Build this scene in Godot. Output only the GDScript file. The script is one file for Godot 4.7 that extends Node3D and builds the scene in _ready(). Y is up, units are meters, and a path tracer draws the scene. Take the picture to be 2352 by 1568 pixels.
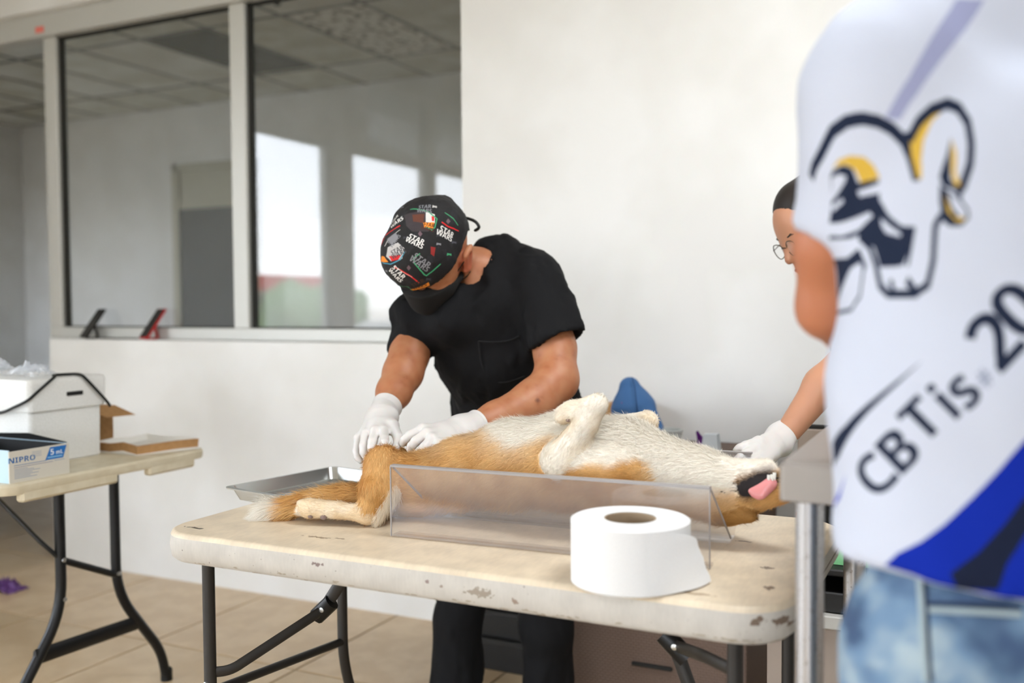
extends Node3D

const EYE := Vector3(0.0, 1.17, 0.0)
const FOCAL := 2230.0
const WALL_Z := -3.05
const TABLE_Y := 0.73
var lens_turn := Basis.from_euler(Vector3(deg_to_rad(-2.284), deg_to_rad(25.991), deg_to_rad(-0.3765)))
var rng := RandomNumberGenerator.new()
var M := {}
var taken := {}

# a point of the room read off the photograph, at the depth where the thing stands
func spot(u: float, v: float, z: float) -> Vector3:
	var d := lens_turn * Vector3((u - 1176.0) / FOCAL, (784.0 - v) / FOCAL, -1.0)
	return EYE + d * (z / d.z)

func on_y(u: float, v: float, y: float) -> Vector3:
	var d := lens_turn * Vector3((u - 1176.0) / FOCAL, (784.0 - v) / FOCAL, -1.0)
	return EYE + d * ((y - EYE.y) / d.y)

# ------------------------------------------------------------------ mesh building
class Geo:
	var p := PackedVector3Array()
	var t := PackedVector2Array()
	var xf := Transform3D()
	func tri(a: Vector3, b: Vector3, c: Vector3) -> void:
		p.push_back(xf * a); p.push_back(xf * b); p.push_back(xf * c)
	func face(pts: Array, out: Vector3) -> void:
		var n: Vector3 = (pts[1] - pts[0]).cross(pts[2] - pts[0])
		if pts.size() > 3:
			n += (pts[2] - pts[0]).cross(pts[3] - pts[0])
		for k in range(1, pts.size() - 1):
			if n.dot(out) >= 0.0:
				tri(pts[0], pts[k], pts[k + 1])
			else:
				tri(pts[0], pts[k + 1], pts[k])
	func box(c: Vector3, size: Vector3, b := 0.003) -> void:
		var h := size * 0.5
		b = minf(b, minf(h.x, minf(h.y, h.z)) * 0.9)
		var q := func(s: Vector3, ax: int) -> Vector3:
			var r := Vector3(s.x * (h.x - b), s.y * (h.y - b), s.z * (h.z - b))
			r[ax] = s[ax] * h[ax]
			return c + r
		for ax in 3:
			var a1 := (ax + 1) % 3
			var a2 := (ax + 2) % 3
			for s in [-1.0, 1.0]:
				var pts := []
				for w in [[-1, -1], [1, -1], [1, 1], [-1, 1]]:
					var sg := Vector3.ZERO
					sg[ax] = s; sg[a1] = w[0]; sg[a2] = w[1]
					pts.append(q.call(sg, ax))
				var o := Vector3.ZERO
				o[ax] = s
				face(pts, o)
			if b > 0.0002:
				for s in [[-1, -1], [1, -1], [1, 1], [-1, 1]]:
					var lo := Vector3.ZERO
					lo[ax] = -1.0; lo[a1] = s[0]; lo[a2] = s[1]
					var hi := lo
					hi[ax] = 1.0
					var o := lo
					o[ax] = 0.0
					face([q.call(lo, a1), q.call(hi, a1), q.call(hi, a2), q.call(lo, a2)], o)
		if b > 0.0002:
			for sx in [-1.0, 1.0]:
				for sy in [-1.0, 1.0]:
					for sz in [-1.0, 1.0]:
						var s := Vector3(sx, sy, sz)
						face([q.call(s, 0), q.call(s, 1), q.call(s, 2)], s)
	func loft(rings: Array, cap0 := true, cap1 := true) -> void:
		var n: int = rings[0].size()
		var mids := []
		for r in rings:
			var m := Vector3.ZERO
			for q in r:
				m += q
			mids.append(m / n)
		for k in rings.size() - 1:
			var r0 = rings[k]
			var r1 = rings[k + 1]
			var mid: Vector3 = (mids[k] + mids[k + 1]) * 0.5
			var vote := 0.0
			for i in n:
				var j := (i + 1) % n
				var fn: Vector3 = (r0[j] - r0[i]).cross(r1[i] - r0[i]) + (r1[j] - r1[i]).cross(r1[j] - r0[j])
				vote += fn.dot((r0[i] + r1[j]) * 0.5 - mid)
			for i in n:
				var j := (i + 1) % n
				if vote >= 0.0:
					tri(r0[i], r0[j], r1[j]); tri(r0[i], r1[j], r1[i])
				else:
					tri(r0[i], r1[j], r0[j]); tri(r0[i], r1[i], r1[j])
		if cap0:
			fan(rings[0], mids[0], mids[0] - mids[1])
		if cap1:
			fan(rings[-1], mids[-1], mids[-1] - mids[-2])
	func fan(ring, mid: Vector3, out: Vector3) -> void:
		var n: int = ring.size()
		var area := Vector3.ZERO
		for i in n:
			area += (ring[i] - mid).cross(ring[(i + 1) % n] - mid)
		for i in n:
			if area.dot(out) >= 0.0:
				tri(mid, ring[i], ring[(i + 1) % n])
			else:
				tri(mid, ring[(i + 1) % n], ring[i])
	func tube(path: Array, radius, seg := 10, caps := true, flat := 1.0, up0 := Vector3.ZERO) -> void:
		var rings := []
		var up := up0
		for k in path.size():
			var d: Vector3 = path[mini(k + 1, path.size() - 1)] - path[maxi(k - 1, 0)]
			d = d.normalized()
			if up == Vector3.ZERO:
				up = Vector3.UP if absf(d.y) < 0.9 else Vector3.RIGHT
			up = (up - d * d.dot(up)).normalized()
			var side := d.cross(up)
			var r: float = radius[k] if radius is Array else radius
			var ring := []
			for i in seg:
				var a := TAU * i / seg
				ring.append(path[k] + (side * cos(a) + up * sin(a) * flat) * r)
			rings.append(ring)
		loft(rings, caps, caps)
	func lathe(prof: Array, seg := 32, at := Vector3.ZERO) -> void:
		# profile of (radius, height) pairs, run so that the outside lies on its right hand when going up
		for k in prof.size() - 1:
			var a: Vector2 = prof[k]
			var b: Vector2 = prof[k + 1]
			var out := Vector2(b.y - a.y, a.x - b.x)
			for i in seg:
				var w0 := TAU * i / seg
				var w1 := TAU * (i + 1) / seg
				var d0 := Vector3(cos(w0), 0, sin(w0))
				var d1 := Vector3(cos(w1), 0, sin(w1))
				var up := Vector3.UP
				var o: Vector3 = (d0 + d1) * 0.5 * out.x + up * out.y
				var pts := [at + d0 * a.x + up * a.y, at + d1 * a.x + up * a.y, at + d1 * b.x + up * b.y, at + d0 * b.x + up * b.y]
				if a.x < 1e-6:
					pts.remove_at(1)
				elif b.x < 1e-6:
					pts.remove_at(2)
				face(pts, o)
	func extrude(poly: PackedVector2Array, depth: float, bevel := 0.0) -> void:
		# outline in x, y; thickness along z from 0 to -depth
		var idx := Geometry2D.triangulate_polygon(poly)
		var e := poly
		for k in range(0, idx.size(), 3):
			var a := Vector3(poly[idx[k]].x, poly[idx[k]].y, 0)
			var b := Vector3(poly[idx[k + 1]].x, poly[idx[k + 1]].y, 0)
			var c := Vector3(poly[idx[k + 2]].x, poly[idx[k + 2]].y, 0)
			face([a, b, c], Vector3.BACK)
			var z := Vector3(0, 0, -depth)
			face([a + z, b + z, c + z], Vector3.FORWARD)
		var cw := 1.0 if Geometry2D.is_polygon_clockwise(poly) else -1.0
		for i in e.size():
			var a: Vector2 = e[i]
			var b: Vector2 = e[(i + 1) % e.size()]
			var o := Vector3(-(b.y - a.y), b.x - a.x, 0) * cw
			face([Vector3(a.x, a.y, 0), Vector3(b.x, b.y, 0), Vector3(b.x, b.y, -depth), Vector3(a.x, a.y, -depth)], o)
	func sheet(grid: Array) -> void:
		for j in grid.size() - 1:
			for i in grid[j].size() - 1:
				tri(grid[j][i], grid[j][i + 1], grid[j + 1][i + 1])
				tri(grid[j][i], grid[j + 1][i + 1], grid[j + 1][i])
	func done(smooth := 40.0, uvf = null, colf = null) -> ArrayMesh:
		var count := p.size() / 3
		var fn := PackedVector3Array()
		fn.resize(count)
		var at := {}
		for k in count:
			var a := p[k * 3]
			fn[k] = (p[k * 3 + 1] - a).cross(p[k * 3 + 2] - a)
			for c in 3:
				var key := Vector3i((p[k * 3 + c] * 20000.0).round())
				if at.has(key):
					at[key].append(k)
				else:
					at[key] = [k]
		var cosine := cos(deg_to_rad(smooth))
		var nn := PackedVector3Array()
		var pv := PackedVector3Array()
		var uv := PackedVector2Array()
		var cc := PackedColorArray()
		for k in count:
			var own := fn[k].normalized()
			for c in [0, 2, 1]:
				var q := p[k * 3 + c]
				var s := Vector3.ZERO
				for f in at[Vector3i((q * 20000.0).round())]:
					if f == k or fn[f].normalized().dot(own) > cosine:
						s += fn[f]
				s = s.normalized() if s.length_squared() > 1e-20 else own
				pv.push_back(q)
				nn.push_back(s)
				if uvf != null:
					uv.push_back(uvf.call(q))
				if colf != null:
					cc.push_back(colf.call(q, s))
		var arr := []
		arr.resize(Mesh.ARRAY_MAX)
		arr[Mesh.ARRAY_VERTEX] = pv
		arr[Mesh.ARRAY_NORMAL] = nn
		if uv.size():
			arr[Mesh.ARRAY_TEX_UV] = uv
		if cc.size():
			arr[Mesh.ARRAY_COLOR] = cc
		var m := ArrayMesh.new()
		m.add_surface_from_arrays(Mesh.PRIMITIVE_TRIANGLES, arr)
		return m

# ------------------------------------------------------------------ bodies: tapered capsules joined smoothly and meshed as surface nets
class Flesh:
	var a := PackedVector3Array()
	var ba := PackedVector3Array()
	var il := PackedFloat32Array()
	var ra := PackedFloat32Array()
	var dr := PackedFloat32Array()
	var kk := PackedFloat32Array()
	var fl := PackedVector3Array()
	var sq := PackedFloat32Array()
	var ng := PackedByteArray()
	var cut := {}
	var verts := PackedVector3Array()
	var norms := PackedVector3Array()
	var quads := PackedInt32Array()
	func bone(p: Vector3, q: Vector3, r0: float, r1: float, k := 0.02, flat := Vector3.ZERO, s := 1.0) -> int:
		a.push_back(p); ba.push_back(q - p)
		il.push_back(1.0 / maxf((q - p).length_squared(), 1e-9))
		ra.push_back(r0); dr.push_back(r1 - r0); kk.push_back(k)
		fl.push_back(flat.normalized()); sq.push_back(s); ng.push_back(0)
		return a.size() - 1
	func carve(p: Vector3, q: Vector3, r0: float, r1: float, k := 0.005, flat := Vector3.ZERO, s := 1.0) -> void:
		ng[bone(p, q, r0, r1, k, flat, s)] = 1
	func chain(pts: Array, rads: Array, k := 0.02) -> void:
		for i in pts.size() - 1:
			bone(pts[i], pts[i + 1], rads[i], rads[i + 1], k)
	func one(i: int, p: Vector3) -> float:
		var pa := p - a[i]
		var h := clampf(pa.dot(ba[i]) * il[i], 0.0, 1.0)
		var q := pa - ba[i] * h
		if sq[i] != 1.0:
			q += fl[i] * (q.dot(fl[i]) * (sq[i] - 1.0))
		var d := q.length() - ra[i] - dr[i] * h
		if cut.has(i):
			for pl in cut[i]:
				d = maxf(d, (p - pl[0]).dot(pl[1]))
		return d
	func field(p: Vector3, use) -> float:
		var d := 1e3
		for i in use:
			var e := one(i, p)
			var k := kk[i]
			if ng[i]:
				var h := maxf(k - absf(d + e), 0.0) / k
				d = maxf(d, -e) + h * h * k * 0.25
			else:
				var h := maxf(k - absf(d - e), 0.0) / k
				d = minf(d, e) - h * h * k * 0.25
		return d
	func build(cell: float, lo_clip := Vector3(-1e3, -1e3, -1e3)) -> void:
		var lo := Vector3(1e3, 1e3, 1e3)
		var hi := -lo
		for i in a.size():
			if ng[i]:
				continue
			var r := (maxf(ra[i], ra[i] + dr[i]) / minf(sq[i], 1.0)) + kk[i] * 0.3 + cell * 2.0
			for e in [a[i], a[i] + ba[i]]:
				lo = lo.min(e - Vector3(r, r, r))
				hi = hi.max(e + Vector3(r, r, r))
		lo = lo.max(lo_clip)
		const N := 5
		var step := cell * N
		var nb := Vector3i(((hi - lo) / step).ceil())
		var half := step * 0.87
		var cellv := {}
		var edges := PackedInt64Array()
		var all := range(a.size())
		var W := N + 1
		var val := PackedFloat32Array()
		val.resize(W * W * W)
		var dim := nb * N + Vector3i(2, 2, 2)
		var sx := 1
		var sy := dim.x
		var sz := dim.x * dim.y
		var kmax := 0.0
		for k in kk:
			kmax = maxf(kmax, k)
		for bz in nb.z:
			for by in nb.y:
				for bx in nb.x:
					var o := lo + Vector3(bx, by, bz) * step
					var c := o + Vector3(step, step, step) * 0.5
					var dm := 1e3
					var ds := PackedFloat32Array()
					for i in all:
						var e := one(i, c)
						ds.push_back(e)
						if not ng[i]:
							dm = minf(dm, e)
					if dm > half + kmax * 0.5:
						continue
					var use := []
					var deep := false
					for i in all:
						if ng[i]:
							if ds[i] < half + kk[i]:
								use.append(i)
						elif ds[i] < dm + 2.0 * half + kmax:
							use.append(i)
					if dm < -half - kmax:
						deep = true
						for i in use:
							if ng[i]:
								deep = false
					if deep:
						continue
					var at := 0
					var any_in := false
					var any_out := false
					for z in W:
						for y in W:
							for x in W:
								var f := field(o + Vector3(x, y, z) * cell, use)
								val[at] = f
								at += 1
								if f < 0.0:
									any_in = true
								else:
									any_out = true
					if not (any_in and any_out):
						continue
					for z in N:
						for y in N:
							for x in N:
								var b := x + y * W + z * W * W
								var v0 := val[b]
								var v1 := val[b + 1]
								var v2 := val[b + W]
								var v3 := val[b + W + 1]
								var v4 := val[b + W * W]
								var v5 := val[b + W * W + 1]
								var v6 := val[b + W * W + W]
								var v7 := val[b + W * W + W + 1]
								var mn := minf(minf(minf(v0, v1), minf(v2, v3)), minf(minf(v4, v5), minf(v6, v7)))
								if mn >= 0.0:
									continue
								var mx := maxf(maxf(maxf(v0, v1), maxf(v2, v3)), maxf(maxf(v4, v5), maxf(v6, v7)))
								if mx < 0.0:
									continue
								var s := Vector3.ZERO
								var n := 0
								var cs := [v0, v1, v2, v3, v4, v5, v6, v7]
								for e in [[0, 1, 0], [2, 3, 0], [4, 5, 0], [6, 7, 0], [0, 2, 1], [1, 3, 1], [4, 6, 1], [5, 7, 1], [0, 4, 2], [1, 5, 2], [2, 6, 2], [3, 7, 2]]:
									var p0: float = cs[e[0]]
									var p1: float = cs[e[1]]
									if (p0 < 0.0) != (p1 < 0.0):
										var w := p0 / (p0 - p1)
										var q := Vector3(e[0] & 1, (e[0] >> 1) & 1, e[0] >> 2)
										q[e[2]] += w
										s += q
										n += 1
								var gx := bx * N + x
								var gy := by * N + y
								var gz := bz * N + z
								var key := gx * sx + gy * sy + gz * sz
								cellv[key] = verts.size()
								verts.push_back(o + (Vector3(x, y, z) + s / n) * cell)
								if (v0 < 0.0) != (v1 < 0.0):
									edges.push_back(key * 8 + (4 if v0 < 0.0 else 0))
								if (v0 < 0.0) != (v2 < 0.0):
									edges.push_back(key * 8 + 1 + (4 if v0 < 0.0 else 0))
								if (v0 < 0.0) != (v4 < 0.0):
									edges.push_back(key * 8 + 2 + (4 if v0 < 0.0 else 0))
		var st := [[sy, sz], [sz, sx], [sx, sy]]
		for e in edges:
			var key := e >> 3
			var ax := int(e & 3)
			var inside := (e & 4) != 0
			var d1: int = st[ax][0]
			var d2: int = st[ax][1]
			if not (cellv.has(key - d1) and cellv.has(key - d2) and cellv.has(key - d1 - d2)):
				continue
			var q0: int = cellv[key]
			var q1: int = cellv[key - d1]
			var q2: int = cellv[key - d1 - d2]
			var q3: int = cellv[key - d2]
			if inside:
				quads.append_array([q0, q1, q2, q3])
			else:
				quads.append_array([q0, q3, q2, q1])
		smooth_normals()
	func merge(o: Flesh) -> void:
		var at := verts.size()
		verts.append_array(o.verts)
		norms.append_array(o.norms)
		for q in o.quads:
			quads.push_back(q + at)
	func smooth_normals() -> void:
		norms.resize(verts.size())
		norms.fill(Vector3.ZERO)
		for k in range(0, quads.size(), 4):
			var n := (verts[quads[k + 2]] - verts[quads[k]]).cross(verts[quads[k + 3]] - verts[quads[k + 1]])
			for c in 4:
				norms[quads[k + c]] += n
		for i in norms.size():
			norms[i] = norms[i].normalized()
	func push(f: Callable) -> void:
		for i in verts.size():
			verts[i] += norms[i] * float(f.call(verts[i], norms[i]))
		smooth_normals()
	func relax(times := 1, share := 0.5) -> void:
		for k in times:
			var s := PackedVector3Array()
			s.resize(verts.size())
			var n := PackedInt32Array()
			n.resize(verts.size())
			for q in range(0, quads.size(), 4):
				var m := verts[quads[q]] + verts[quads[q + 1]] + verts[quads[q + 2]] + verts[quads[q + 3]]
				for c in 4:
					s[quads[q + c]] += m
					n[quads[q + c]] += 4
			for i in verts.size():
				if n[i]:
					verts[i] = verts[i].lerp(s[i] / n[i], share)
		smooth_normals()
	func mesh(colf = null, uvf = null) -> ArrayMesh:
		var idx := PackedInt32Array()
		for k in range(0, quads.size(), 4):
			idx.append_array([quads[k], quads[k + 2], quads[k + 1], quads[k], quads[k + 3], quads[k + 2]])
		var arr := []
		arr.resize(Mesh.ARRAY_MAX)
		arr[Mesh.ARRAY_VERTEX] = verts
		arr[Mesh.ARRAY_NORMAL] = norms
		arr[Mesh.ARRAY_INDEX] = idx
		if colf != null:
			var cc := PackedColorArray()
			for i in verts.size():
				cc.push_back(colf.call(verts[i], norms[i]))
			arr[Mesh.ARRAY_COLOR] = cc
		if uvf != null:
			var uv := PackedVector2Array()
			for i in verts.size():
				uv.push_back(uvf.call(verts[i]))
			arr[Mesh.ARRAY_TEX_UV] = uv
		var m := ArrayMesh.new()
		m.add_surface_from_arrays(Mesh.PRIMITIVE_TRIANGLES, arr)
		return m

# ------------------------------------------------------------------ scene nodes
func numbered(called: String) -> String:
	if not taken.has(called):
		taken[called] = 0
		return called
	taken[called] += 1
	return "%s_%03d" % [called, taken[called]]

func thing(called: String, label: String, category: String, at: Vector3, group := "") -> Node3D:
	var o := Node3D.new()
	o.name = numbered(called)
	o.position = at
	o.set_meta("label", label)
	o.set_meta("category", category)
	if group:
		o.set_meta("group", group)
	add_child(o, true)
	return o

# a part built in room coordinates; it hangs under its thing or under another part
func part(parent: Node3D, called: String, mesh: Mesh, m: Material, label := "") -> MeshInstance3D:
	var o := MeshInstance3D.new()
	o.name = called
	o.mesh = mesh
	o.material_override = m
	o.cast_shadow = GeometryInstance3D.SHADOW_CASTING_SETTING_ON
	var off := Vector3.ZERO
	var up: Node = parent
	while up != self:
		off += up.position
		up = up.get_parent()
	o.position = -off
	if label:
		o.set_meta("label", label)
	parent.add_child(o, true)
	return o

func single(called: String, mesh: Mesh, m: Material, label: String, category: String, group := "") -> MeshInstance3D:
	var o := part(self, numbered(called), mesh, m, label)
	o.set_meta("category", category)
	if group:
		o.set_meta("group", group)
	return o

func struct(called: String, mesh: Mesh, m: Material, label := "") -> MeshInstance3D:
	var o := part(self, called, mesh, m, label)
	o.set_meta("kind", "structure")
	return o

func boxes(list: Array, bevel := 0.003) -> ArrayMesh:
	var g := Geo.new()
	for b in list:
		g.box((b[0] + b[1]) * 0.5, (b[1] - b[0]).abs(), bevel)
	return g.done(20.0)

func lathed(prof: Array, at: Vector3, seg := 32, smooth := 40.0) -> ArrayMesh:
	var g := Geo.new()
	g.lathe(prof, seg, at)
	return g.done(smooth)

func tubed(path: Array, r, seg := 12, flat := 1.0, up := Vector3.ZERO) -> ArrayMesh:
	var g := Geo.new()
	g.tube(path, r, seg, true, flat, up)
	return g.done(50.0)

func bend(pts: Array, rad: float, n := 5) -> Array:
	# rounds the inner corners of a path
	var out := [pts[0]]
	for k in range(1, pts.size() - 1):
		var a: Vector3 = pts[k - 1]
		var b: Vector3 = pts[k]
		var c: Vector3 = pts[k + 1]
		var r := minf(rad, minf((a - b).length(), (c - b).length()) * 0.49)
		var s := b + (a - b).normalized() * r
		var e := b + (c - b).normalized() * r
		for i in n + 1:
			var w := float(i) / n
			out.append(s.lerp(b, w).lerp(b.lerp(e, w), w))
	out.append(pts[-1])
	return out

func curve(pts: Array, n := 6) -> Array:
	# Catmull-Rom through the points
	var out := []
	for k in pts.size() - 1:
		var p0 = pts[maxi(k - 1, 0)]
		var p3 = pts[mini(k + 2, pts.size() - 1)]
		for i in n:
			var w := float(i) / n
			out.append(pts[k].cubic_interpolate(pts[k + 1], p0, p3, w))
	out.append(pts[-1])
	return out

# ------------------------------------------------------------------ materials
func noise_tex(freq: float, a: Color, b: Color, octaves := 4, seed := 1, normal := false, size := 256, lo := 0.3, hi := 0.7) -> NoiseTexture2D:
	var n := FastNoiseLite.new()
	n.noise_type = FastNoiseLite.TYPE_SIMPLEX_SMOOTH
	n.frequency = freq
	n.fractal_octaves = octaves
	n.seed = seed
	var t := NoiseTexture2D.new()
	t.width = size
	t.height = size
	t.seamless = true
	t.noise = n
	if normal:
		t.as_normal_map = true
		t.bump_strength = 4.0
	else:
		var ramp := Gradient.new()
		ramp.set_color(0, a)
		ramp.set_color(1, b)
		ramp.set_offset(0, lo)
		ramp.set_offset(1, hi)
		t.color_ramp = ramp
	return t

func mk(called: String, c: Color, rough := 0.6, metal := 0.0) -> StandardMaterial3D:
	var m := StandardMaterial3D.new()
	m.resource_name = called
	m.albedo_color = c
	m.roughness = rough
	m.metallic = metal
	M[called] = m
	return m

func grain(m: StandardMaterial3D, t: Texture2D, scale: float) -> StandardMaterial3D:
	m.albedo_texture = t
	m.uv1_triplanar = true
	m.uv1_world_triplanar = true
	m.uv1_scale = Vector3.ONE * scale
	return m

func relief(m: StandardMaterial3D, t: Texture2D, amount: float, scale := 0.0) -> StandardMaterial3D:
	m.heightmap_enabled = true
	m.heightmap_texture = t
	m.heightmap_scale = amount
	if scale > 0.0:
		m.uv1_triplanar = true
		m.uv1_world_triplanar = true
		m.uv1_scale = Vector3.ONE * scale
	return m

# ------------------------------------------------------------------ the place
func _ready() -> void:
	rng.seed = 7
	view_and_light()
	materials()
	setting()
	outside()
	furniture()
	left_table_things()
	exam_table_things()
	back_things()
	dog()
	vet()
	helper_person()
	standing_person()

func view_and_light() -> void:
	var cam := Camera3D.new()
	cam.name = "camera"
	var at := CameraAttributesPhysical.new()
	at.frustum_focal_length = 12.0 / (784.0 / FOCAL)
	at.frustum_focus_distance = 1.97
	at.exposure_aperture = 1.9
	cam.attributes = at
	cam.fov = rad_to_deg(2.0 * atan(784.0 / FOCAL))
	cam.near = 0.05
	cam.far = 200.0
	cam.transform = Transform3D(lens_turn, EYE)
	cam.current = true
	add_child(cam)
	var env := Environment.new()
	env.background_mode = Environment.BG_SKY
	var sky := Sky.new()
	var sm := ProceduralSkyMaterial.new()
	sm.sky_top_color = Color(0.86, 0.91, 0.98)
	sm.sky_horizon_color = Color(0.98, 0.99, 1.0)
	sm.ground_bottom_color = Color(0.62, 0.6, 0.56)
	sm.ground_horizon_color = Color(0.9, 0.9, 0.9)
	sm.sky_energy_multiplier = 1.0
	sky.sky_material = sm
	env.sky = sky
	env.background_energy_multiplier = SKY_LIGHT
	env.tonemap_mode = Environment.TONE_MAPPER_LINEAR
	env.tonemap_exposure = 1.16
	env.sdfgi_enabled = true
	env.ssao_enabled = true
	env.ssil_enabled = true
	var we := WorldEnvironment.new()
	we.name = "world"
	we.environment = env
	add_child(we)

const LAMP_LIGHT := 3.8
const SKY_LIGHT := 10.8

func materials() -> void:
	var soft := noise_tex(0.012, Color(0.975, 0.972, 0.965), Color.WHITE, 4, 3)
	grain(mk("wall", Color(0.93, 0.93, 0.92), 0.75), soft, 0.5)
	grain(mk("ceiling_white", Color(0.86, 0.86, 0.85), 0.85), soft, 0.8)
	mk("slab", Color(0.5, 0.47, 0.42), 0.9)
	var tile := noise_tex(0.02, Color(0.95, 0.935, 0.91), Color(1, 1, 1), 5, 9)
	for k in 3:
		grain(mk("tile%d" % k, Color(0.79 + 0.015 * k, 0.70 + 0.012 * k, 0.56 + 0.014 * k), 0.3), tile, 0.8 + 0.3 * k)
	mk("grout", Color(0.52, 0.45, 0.36), 0.9)
	mk("alloy", Color(0.8, 0.8, 0.78), 0.45, 0.25)
	mk("rubber", Color(0.13, 0.13, 0.11), 0.8)
	var glass := mk("glass", Color(0.9, 0.95, 0.93, 0.03), 0.0)
	glass.transparency = BaseMaterial3D.TRANSPARENCY_ALPHA
	glass.metallic_specular = 0.5
	var frost := mk("frosted", Color(0.9, 0.92, 0.92, 0.8), 0.25)
	frost.transparency = BaseMaterial3D.TRANSPARENCY_ALPHA
	var stain := noise_tex(0.02, Color(0.93, 0.92, 0.89), Color(1, 1, 1), 4, 21)
	for k in 3:
		grain(mk("panel%d" % k, Color(0.86 - 0.02 * k, 0.86 - 0.02 * k, 0.83 - 0.03 * k), 0.95), stain, 0.25 + 0.2 * k)
	grain(mk("panel_damp", Color(0.86, 0.85, 0.81), 0.95), noise_tex(0.05, Color(0.45, 0.43, 0.38), Color(1, 1, 1), 5, 77, false, 256, 0.2, 0.42), 0.9)
	mk("void", Color(0.03, 0.03, 0.035), 1.0)
	mk("door_dark", Color(0.13, 0.15, 0.18), 0.5)
	mk("cream_paint", Color(0.74, 0.73, 0.66), 0.6)

# a wall in a plane of constant z or x, pierced by openings; each piece a box with thickness
func pierced(axis: int, lo: Vector2, hi: Vector2, at: float, thick: float, holes: Array) -> ArrayMesh:
	var us := [lo.x, hi.x]
	for h in holes:
		for u in [h[0], h[1]]:
			if u > lo.x and u < hi.x and not us.has(u):
				us.append(u)
	us.sort()
	var g := Geo.new()
	for i in us.size() - 1:
		var mid: float = (us[i] + us[i + 1]) * 0.5
		var y := lo.y
		var here := []
		for h in holes:
			if mid > h[0] and mid < h[1]:
				here.append(h)
		here.sort_custom(func(a, b): return a[2] < b[2])
		here.append([0, 0, hi.y, hi.y])
		for h in here:
			if h[2] > y + 0.001:
				var c := Vector3(mid, (y + h[2]) * 0.5, at + thick * 0.5)
				var s := Vector3(us[i + 1] - us[i], h[2] - y, thick)
				if axis == 0:
					c = Vector3(at + thick * 0.5, c.y, mid)
					s = Vector3(thick, s.y, s.x)
				g.box(c, s, 0.0)
			y = maxf(y, h[3])
	return g.done(20.0)

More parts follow.
